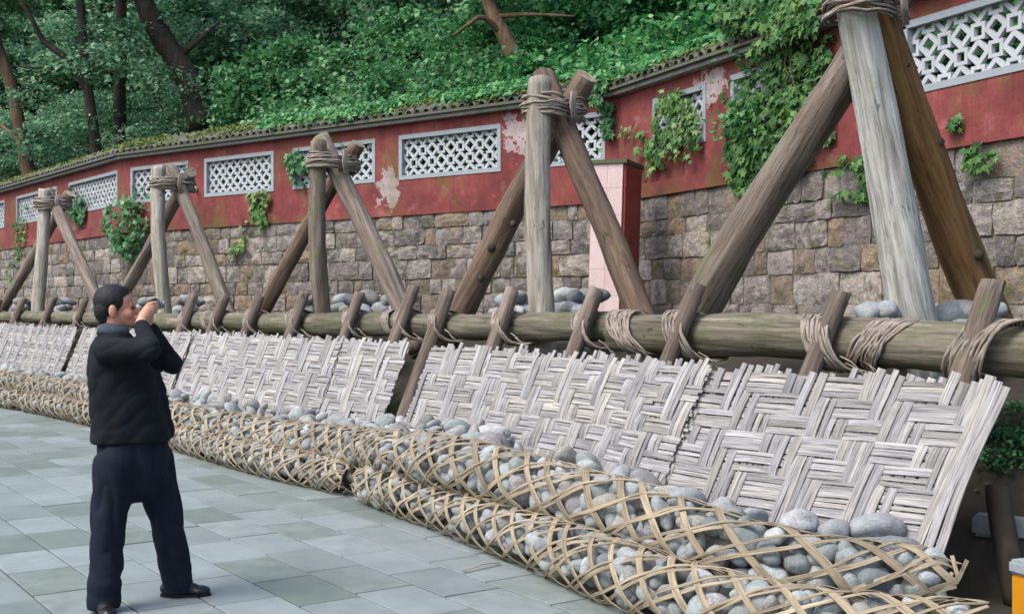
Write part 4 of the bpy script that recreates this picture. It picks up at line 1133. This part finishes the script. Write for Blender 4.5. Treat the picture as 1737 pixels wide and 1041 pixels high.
# ------------------------------------------------------------------ right end: slab, leaning log, plant, yellow bollard
def box_bevel(name, m, sx, sy, sz, bev):
    b = bmesh.new(); bmesh.ops.create_cube(b, size=1)
    for v in b.verts: v.co = Vector((v.co.x * sx, v.co.y * sy, v.co.z * sz))
    bmesh.ops.bevel(b, geom=list(b.edges), offset=bev, segments=2, affect='EDGES'); return bm_mesh(name, b, m)
p = plan(1775, 300); o = obj('stone_slab', box_bevel('stone_slab', M['slabgrey'], .7, .5, .12, .02), None, Matrix.Translation((p.x, p.y, .36)) @ Matrix.Rotation(-.6, 4, 'Z'))
tag(o, 'grey stone slab under the greenery at the right edge', 'slab')
p = plan(1780, 300); o = obj('stone_block', box_bevel('stone_block', M['wallstone'], .6, .5, .3, .04), None, Matrix.Translation((p.x, p.y, .15)) @ Matrix.Rotation(-.6, 4, 'Z'))
tag(o, 'dark stone block below the grey slab at the right edge', 'block')
q0, q1 = plan(1725, 318), plan(1690, 312)
root = thing('leaning_log', (q0.x, q0.y, 0), 'short dark log leaning behind the right edge of the near mat', 'log')
log('log', V(q0.x, q0.y, 0), V(q1.x, q1.y, .62), .07, .065, 'bark', root, 71)
p = plan(1742, 282); shrub('leafy_plant', 'mid', V(p.x, p.y, .42), .3, 'bright green leafy plant at the right edge beside the near mat', 'plant', None, rv)
p = plan(1770, 345)
root = thing('yellow_bollard', (p.x, p.y, 0), 'yellow bollard with a grey cap at the bottom right corner', 'bollard')
ym, ynt, yb = newmat('yellow_paint'); yb.inputs['Base Color'].default_value = hexc('d08a1a'); yb.inputs['Roughness'].default_value = .5
yn, _ = coords(ynt); nn = noise(ynt, yn, 6); ynt.links.new(ramp(ynt, nn, [hexc('b9760f'), hexc('d9972a')]), yb.inputs['Base Color'])
obj('body', box_bevel('body', ym, .21, .21, .27, .01), root, Matrix.Translation((p.x, p.y, .135)) @ Matrix.Rotation(.35, 4, 'Z'))
obj('cap', box_bevel('cap', M['frame'], .235, .235, .07, .015), root, Matrix.Translation((p.x, p.y, .307)) @ Matrix.Rotation(.35, 4, 'Z'))

# ------------------------------------------------------------------ the photographer
def cloth_mat(name, c0, c1, rough=.85, bd=.01):
    m, nt, b = newmat(name); v, r = coords(nt, 'Object', rnd=False)
    n1 = noise(nt, v, 7, 5, .6); n2 = noise(nt, v, 260, 2, .5)
    nt.links.new(ramp(nt, n1, [(.3, c0), (.7, c1)]), b.inputs['Base Color']); b.inputs['Roughness'].default_value = rough
    b.inputs['Specular IOR Level'].default_value = .2
    bump(nt, b, math_(nt, 'ADD', n1, math_(nt, 'MULTIPLY', n2, .06)), .8, bd); return m
M['jacket'] = cloth_mat('black_jacket', hexc('0f1317'), hexc('171d22'))
M['trousers'] = cloth_mat('navy_trousers', hexc('0f1520'), hexc('161d2a'))
M['collar'] = cloth_mat('grey_collar', hexc('3a4048'), hexc('4a5058'))
m, nt_, b_s = newmat('skin'); v_, _ = coords(nt_, 'Object', rnd=False); n_ = noise(nt_, v_, 18, 4)
nt_.links.new(ramp(nt_, n_, [(.3, hexc('b9836c')), (.7, hexc('cf9c84'))]), b_s.inputs['Base Color']); b_s.inputs['Roughness'].default_value = .5
b_s.inputs['Subsurface Weight'].default_value = .15; b_s.inputs['Subsurface Radius'].default_value = (.01, .004, .002); M['skin'] = m
m, nt_, b_h = newmat('black_hair'); v_, _ = coords(nt_, 'Object', (60, 60, 220), rnd=False); n_ = noise(nt_, v_, 1, 3)
nt_.links.new(ramp(nt_, n_, [hexc('0c0c0e'), hexc('1d1c1d')]), b_h.inputs['Base Color']); b_h.inputs['Roughness'].default_value = .5
bump(nt_, b_h, n_, .8, .006); M['hair'] = m
m, nt_, b_l = newmat('black_leather'); b_l.inputs['Base Color'].default_value = hexc('1b1b1d'); b_l.inputs['Roughness'].default_value = .32; M['leather'] = m
v_, _ = coords(nt_); bump(nt_, b_l, noise(nt_, v_, 30), .3, .003)
m, nt_, b_c = newmat('camera_silver'); b_c.inputs['Base Color'].default_value = hexc('8f969c'); b_c.inputs['Metallic'].default_value = .6; b_c.inputs['Roughness'].default_value = .35; M['silver'] = m
m, nt_, b_c = newmat('camera_black'); b_c.inputs['Base Color'].default_value = hexc('161616'); b_c.inputs['Roughness'].default_value = .3; M['camblack'] = m
m, nt_, b_e = newmat('eye'); b_e.inputs['Base Color'].default_value = hexc('1a1210'); b_e.inputs['Roughness'].default_value = .15; M['eye'] = m

def cone(mb, p0, p1, r0, r1, sides=14, sq=None):     # rounded tapered limb segment
    p0, p1 = Vector(p0), Vector(p1); d = (p1 - p0); L = d.length; d.normalize(); pts = []; rr = []
    for k in range(5): a = math.pi / 2 * (1 - k / 5); pts.append(p0 - d * r0 * math.sin(a)); rr.append(r0 * math.cos(a))
    for k in range(7): t = k / 6; pts.append(p0 + d * L * t); rr.append(r0 + (r1 - r0) * t)
    for k in range(1, 6): a = math.pi / 2 * k / 5; pts.append(p1 + d * r1 * math.sin(a)); rr.append(max(r1 * math.cos(a), 1e-4))
    rr[0] = 1e-4
    a_ = d.orthogonal().normalized(); b = d.cross(a_); vs = []; fs = []
    for p, q in zip(pts, rr):
        for k in range(sides): an = 2*math.pi*k/sides; vs.append(p + (a_*math.cos(an) + b*math.sin(an)) * q)
    for i in range(len(pts) - 1):
        for k in range(sides): k2 = (k+1) % sides; fs.append((i*sides+k, i*sides+k2, (i+1)*sides+k2, (i+1)*sides+k))
    fs.append(tuple(range(sides-1, -1, -1))); fs.append(tuple((len(pts)-1)*sides+k for k in range(sides))); mb.add(vs, fs)
def ell(mb, c, rx, ry, rz, rot=None, n=16):
    vs = []; fs = []; c = Vector(c); R_ = rot or Matrix.Identity(3)
    for i in range(n + 1):
        th = math.pi * i / n
        for k in range(n): ph = 2*math.pi*k/n; vs.append(c + R_ @ Vector((rx*math.sin(th)*math.cos(ph), ry*math.sin(th)*math.sin(ph), rz*math.cos(th))))
    for i in range(n):
        for k in range(n): k2 = (k+1) % n; fs.append((i*n+k, (i+1)*n+k, (i+1)*n+k2, i*n+k2))
    mb.add(vs, fs)
def loft(mb, secs, sides=28):                        # sections (cx, cy, z, hx, hy, power)
    vs = []; fs = []
    for (cx_, cy_, z, hx, hy, pw) in secs:
        for k in range(sides):
            a = 2*math.pi*k/sides; c, s_ = math.cos(a), math.sin(a)
            vs.append(V(cx_ + hx*math.copysign(abs(c)**pw, c), cy_ + hy*math.copysign(abs(s_)**pw, s_), z))
    for i in range(len(secs)-1):
        for k in range(sides): k2 = (k+1) % sides; fs.append((i*sides+k, i*sides+k2, (i+1)*sides+k2, (i+1)*sides+k))
    fs.append(tuple(range(sides-1, -1, -1))); fs.append(tuple((len(secs)-1)*sides+k for k in range(sides))); mb.add(vs, fs)
def remeshed(mb, name, m, voxel, smooth=4, disp=None):
    me = mb.mesh('tmp', m); bm_ = bmesh.new(); bm_.from_mesh(me); bmesh.ops.remove_doubles(bm_, verts=bm_.verts, dist=1e-5); bmesh.ops.recalc_face_normals(bm_, faces=bm_.faces); bm_.to_mesh(me); bm_.free()
    o = bpy.data.objects.new('tmp', me); C.objects.link(o)
    md = o.modifiers.new('r', 'REMESH'); md.mode = 'VOXEL'; md.voxel_size = voxel
    if smooth: sm = o.modifiers.new('s', 'SMOOTH'); sm.factor = .5; sm.iterations = smooth
    dg = bpy.context.evaluated_depsgraph_get(); out = bpy.data.meshes.new_from_object(o.evaluated_get(dg))
    bpy.data.objects.remove(o); out.name = name; out.materials.clear(); out.materials.append(m)
    if disp:
        out.calc_loop_triangles(); co = [v.co.copy() for v in out.vertices]; nr = [v.normal.copy() for v in out.vertices]
        for v, c, n in zip(out.vertices, co, nr): v.co = c + n * disp(c)
    out.polygons.foreach_set('use_smooth', [True] * len(out.polygons)); return out

pp = plan(240, 315); PM = Matrix.Translation((pp.x, pp.y, 0)) @ Matrix.Rotation(math.radians(17.4), 4, 'Z')
man = thing('person', (pp.x, pp.y, 0), 'man in black jacket and navy trousers holding a camera up to his eye', 'person')
# local axes: x to the right of the picture (the way he faces), y away from the camera, z up
HC = V(-.125, .0, 1.592)
shN, elN, wrN = V(-.175, -.17, 1.365), V(.045, -.33, 1.375), V(-.005, -.10, 1.505)
shF, elF, wrF = V(-.04, .16, 1.36), V(.165, .12, 1.275), V(.03, .06, 1.50)
mb = MB()
ell(mb, HC + V(-.012, 0, .028), .097, .078, .09)                     # cranium
ell(mb, HC + V(.030, 0, -.035), .060, .062, .078)                    # face
ell(mb, HC + V(.045, 0, -.078), .042, .042, .034)                    # jaw
ell(mb, HC + V(.078, 0, .012), .022, .05, .016)                      # brow
cone(mb, HC + V(.088, 0, -.005), HC + V(.112, 0, -.035), .010, .016) # nose
ell(mb, HC + V(.092, 0, -.066), .014, .024, .008); ell(mb, HC + V(.090, 0, -.079), .013, .022, .008)
for sy in (-1, 1):
    ell(mb, HC + V(.05, sy*.046, -.035), .03, .02, .028)             # cheek
    ell(mb, HC + V(-.022, sy*.080, -.022), .020, .011, .034); ell(mb, HC + V(-.018, sy*.079, -.048), .011, .010, .013)   # ear
cone(mb, HC + V(-.03, 0, -.05), V(-.14, 0, 1.40), .058, .066)        # neck
loft(mb, [(-.05, 0, .86, .11, .10, .9), (-.07, 0, 1.0, .14, .13, .9), (-.10, 0, 1.2, .16, .16, .9), (-.12, 0, 1.36, .12, .16, .9), (-.14, 0, 1.42, .07, .08, 1)])
for sh, el, wr in ((shN, elN, wrN), (shF, elF, wrF)): cone(mb, sh, el, .05, .042); cone(mb, el, wr, .042, .029)
for hp, kn, an in ((V(-.10, -.07, .80), V(-.165, -.12, .47), V(-.19, -.13, .06)), (V(.03, .07, .80), V(.125, .09, .46), V(.185, .1, .06))):
    cone(mb, hp, kn, .07, .055); cone(mb, kn, an, .055, .036)
# hands: palms beside the camera, four fingers curled over it, thumb underneath
CAMC = V(.045, -.005, 1.592)
def hand(wr, side):
    pal = CAMC + V(-.012, side * .058, -.018)
    cone(mb, wr, wr.lerp(pal, .55), .028, .033); cone(mb, wr.lerp(pal, .5), pal, .034, .030)
    for i, (dz, ln) in enumerate(((.030, .9), (.012, 1.0), (-.006, .95), (-.023, .8))):
        a = pal + V(-.002, side * .006, dz); b1 = a + V(.030 * ln, side * .006, .010); b2 = b1 + V(.020 * ln, -side * .016, .004); b3 = b2 + V(.004, -side * .020 * ln, -.002)
        cone(mb, a, b1, .0105, .0095, 8); cone(mb, b1, b2, .0095, .009, 8); cone(mb, b2, b3, .009, .0075, 8)
    t0 = pal + V(-.016, -side * .004, -.026); t1 = t0 + V(.012, -side * .022, -.008); t2 = t1 + V(.010, -side * .022, .004)
    cone(mb, t0, t1, .012, .011, 8); cone(mb, t1, t2, .011, .009, 8)
hand(wrN, -1); hand(wrF, 1)
body = obj('body', remeshed(mb, 'body', M['skin'], .0055, 3), man, PM)
for sy in (-1, 1):
    mb = MB(); ell(mb, HC + V(.083, sy*.032, -.006), .010, .013, .007); obj('eye', mb.mesh('eye', M['eye'], True), man, PM)
    mb = MB(); cone(mb, HC + V(.092, sy*.014, .016), HC + V(.078, sy*.05, .018), .005, .004, 8); obj('eyebrow', mb.mesh('eyebrow', M['hair'], True), man, PM)
# hair: thick short crop, flat on top, cut square at the sideburns
mb = MB()
ell(mb, HC + V(-.022, 0, .036), .102, .086, .088); ell(mb, HC + V(-.004, 0, .088), .070, .062, .030); ell(mb, HC + V(-.060, 0, -.01), .060, .074, .085); ell(mb, HC + V(-.055, 0, -.06), .045, .060, .045); ell(mb, HC + V(-.005, 0, .01), .05, .083, .05)
hm = remeshed(mb, 'hair', M['hair'], .006, 3, lambda c: .0008 * mnoise.noise(Vector((c.x * 40, c.y * 40, c.z * 90))))
bm_ = bmesh.new(); bm_.from_mesh(hm)
kill = []
for v in bm_.verts:
    c = v.co - HC
    if (c.x > .046 and c.z < .066 - .3 * max(0, .07 - c.x)) or (c.x > .034 and c.z < .052) or (c.x > .012 and c.z < -.012) or (c.x > -.035 and c.z < -.005 and c.x < .0) or (c.x > -.05 and c.z < -.05) or (c.x > 0 and c.z < -.03) or c.z < -.105: kill.append(v)
bmesh.ops.delete(bm_, geom=kill, context='VERTS'); bm_.to_mesh(hm); bm_.free()
obj('hair', hm, man, PM)
# jacket
def fold(c):
    q = Vector((c.x * .8 + c.z * .55, c.y, c.z * .8 - c.x * .5))
    a = mnoise.noise(Vector((q.x * 5, q.y * 6, q.z * 13))); b = mnoise.noise(Vector((c.x * 14, c.y * 12, c.z * 5)))
    k = min(1, max(0, (min((c - wrN).length, (c - wrF).length) - .05) / .2))
    return (-.009 * (1 - abs(a)) ** 4 + .004 * b) * k
mb = MB()
loft(mb, [(-.055, 0, .865, .213, .165, .85), (-.06, 0, .93, .207, .17, .85), (-.078, 0, 1.06, .192, .175, .85), (-.10, 0, 1.2, .182, .178, .85), (-.12, 0, 1.31, .163, .18, .85), (-.13, -.005, 1.385, .138, .155, .95), (-.14, 0, 1.43, .10, .11, 1), (-.14, 0, 1.46, .08, .085, 1)], 36)
for sh, el, wr in ((shN, elN, wrN), (shF, elF, wrF)):
    e2 = el.lerp(wr, .86); cone(mb, sh, el, .074, .060); cone(mb, el, e2, .059, .043)
cone(mb, V(.125, .06, .91), V(.06, .05, 1.2), .055, .06)               # open front panel standing off the belly
jk = obj('jacket', remeshed(mb, 'jacket', M['jacket'], .011, 5, fold), man, PM)
mb = MB()
n = 30; vs = []; fs = []
for k in range(n + 1):
    a = -2.6 + 5.2 * k / n + math.pi; r0, r1 = .079, .083
    for (rr, z) in ((r1, 1.435), (r1 + .006, 1.462), (r0 - .004, 1.502), (r0 - .010, 1.498), (r0 - .006, 1.44)):
        vs.append(V(-.145 + math.cos(a) * rr + .3 * (z - 1.44), math.sin(a) * rr * .98, z - .012 * math.cos(a)))
for k in range(n):
    for j in range(5): j2 = (j+1) % 5; fs.append((k*5+j, (k+1)*5+j, (k+1)*5+j2, k*5+j2))
obj('collar', mesh('collar', vs, fs, M['collar'], True), jk, PM)
# trousers
foldt = lambda c: -.015 * (1 - abs(mnoise.noise(Vector((c.x * 9 + c.z * 2, c.y * 9, c.z * 3.2))))) ** 4 + .004 * mnoise.noise(c * 11) + (.010 * mnoise.noise(Vector((c.x * 6, c.y * 6, c.z * 16))) if c.z < .22 else 0)
mb = MB()
loft(mb, [(-.02, 0, .54, .06, .06, .9), (-.03, 0, .60, .14, .12, .9), (-.035, 0, .72, .185, .15, .9), (-.047, 0, .86, .19, .15, .9), (-.06, 0, .93, .17, .14, .9)], 30)
for hp, kn, an in ((V(-.13, -.07, .76), V(-.165, -.115, .45), V(-.188, -.13, .05)), (V(.055, .07, .76), V(.128, .09, .45), V(.195, .1, .05))):
    mb2 = [(hp, .122), (hp.lerp(kn, .5), .112), (kn, .098), (kn.lerp(an, .5), .092), (an, .088)]
    for (a, ra), (b, rb2) in zip(mb2, mb2[1:]): cone(mb, a, b, ra, rb2, 18)
tm = remeshed(mb, 'trousers', M['trousers'], .011, 4, foldt)
for v in tm.vertices: v.co.z = max(v.co.z, .022)
obj('trousers', tm, man, PM)
# shoes
def shoe(heel, toe):
    heel, toe = Vector(heel), Vector(toe); d = (toe - heel).normalized(); b = V(-d.y, d.x, 0); mb = MB(); L = (toe - heel).length
    Rm = Matrix((d, b, V(0, 0, 1))).transposed()
    ell(mb, heel + d * L * .2 + V(0, 0, .045), L * .22, .036, .045, Rm); ell(mb, heel + d * L * .5 + V(0, 0, .038), L * .3, .041, .040, Rm); ell(mb, heel + d * L * .78 + V(0, 0, .028), L * .22, .046, .030, Rm)
    sm_ = remeshed(mb, 'shoe', M['leather'], .006, 3)
    for v in sm_.vertices: v.co.z = max(v.co.z, .006)
    s_ = obj('shoe', sm_, man, PM)
    vs = []; fs = []; n = 28
    for z in (0, .016):
        for k in range(n):
            a = 2*math.pi*k/n; c = heel.lerp(toe, .5) + d * math.cos(a) * L * .51 + b * math.sin(a) * (.043 + .004 * math.cos(a)); vs.append(V(c.x, c.y, z))
    for k in range(n): k2 = (k+1) % n; fs.append((k, k2, n+k2, n+k))
    fs.append(tuple(range(n-1, -1, -1))); fs.append(tuple(range(n, 2*n)))
    obj('sole', mesh('sole', vs, fs, M['camblack']), s_, PM)
shoe((-.215, -.07, 0), (-.15, -.335, 0)); shoe((.10, .115, 0), (.365, .06, 0))
# the camera he holds
CAMC = CAMC + V(.024, 0, .014)
cm = thing('compact_camera', PM @ V(CAMC.x, CAMC.y, CAMC.z), 'small silver and black compact camera held to the man\'s eye', 'camera')
obj('camera_body', box_bevel('camera_body', M['camblack'], .034, .105, .062, .006), cm, PM @ Matrix.Translation(CAMC))
obj('front_plate', box_bevel('front_plate', M['silver'], .008, .10, .058, .003), cm, PM @ Matrix.Translation(CAMC + V(.0185, 0, 0)))
mb = MB(); mb.tube([CAMC + V(.022, .005, 0), CAMC + V(.038, .005, 0)], .024, 20); mb.tube([CAMC + V(.038, .005, 0), CAMC + V(.052, .005, 0)], .020, 20); obj('lens', mb.mesh('lens', M['silver'], True), cm, PM)
mb = MB(); mb.tube([CAMC + V(0, -.028, .030), CAMC + V(0, -.028, .037)], .008, 12); obj('shutter_button', mb.mesh('shutter_button', M['silver']), cm, PM)
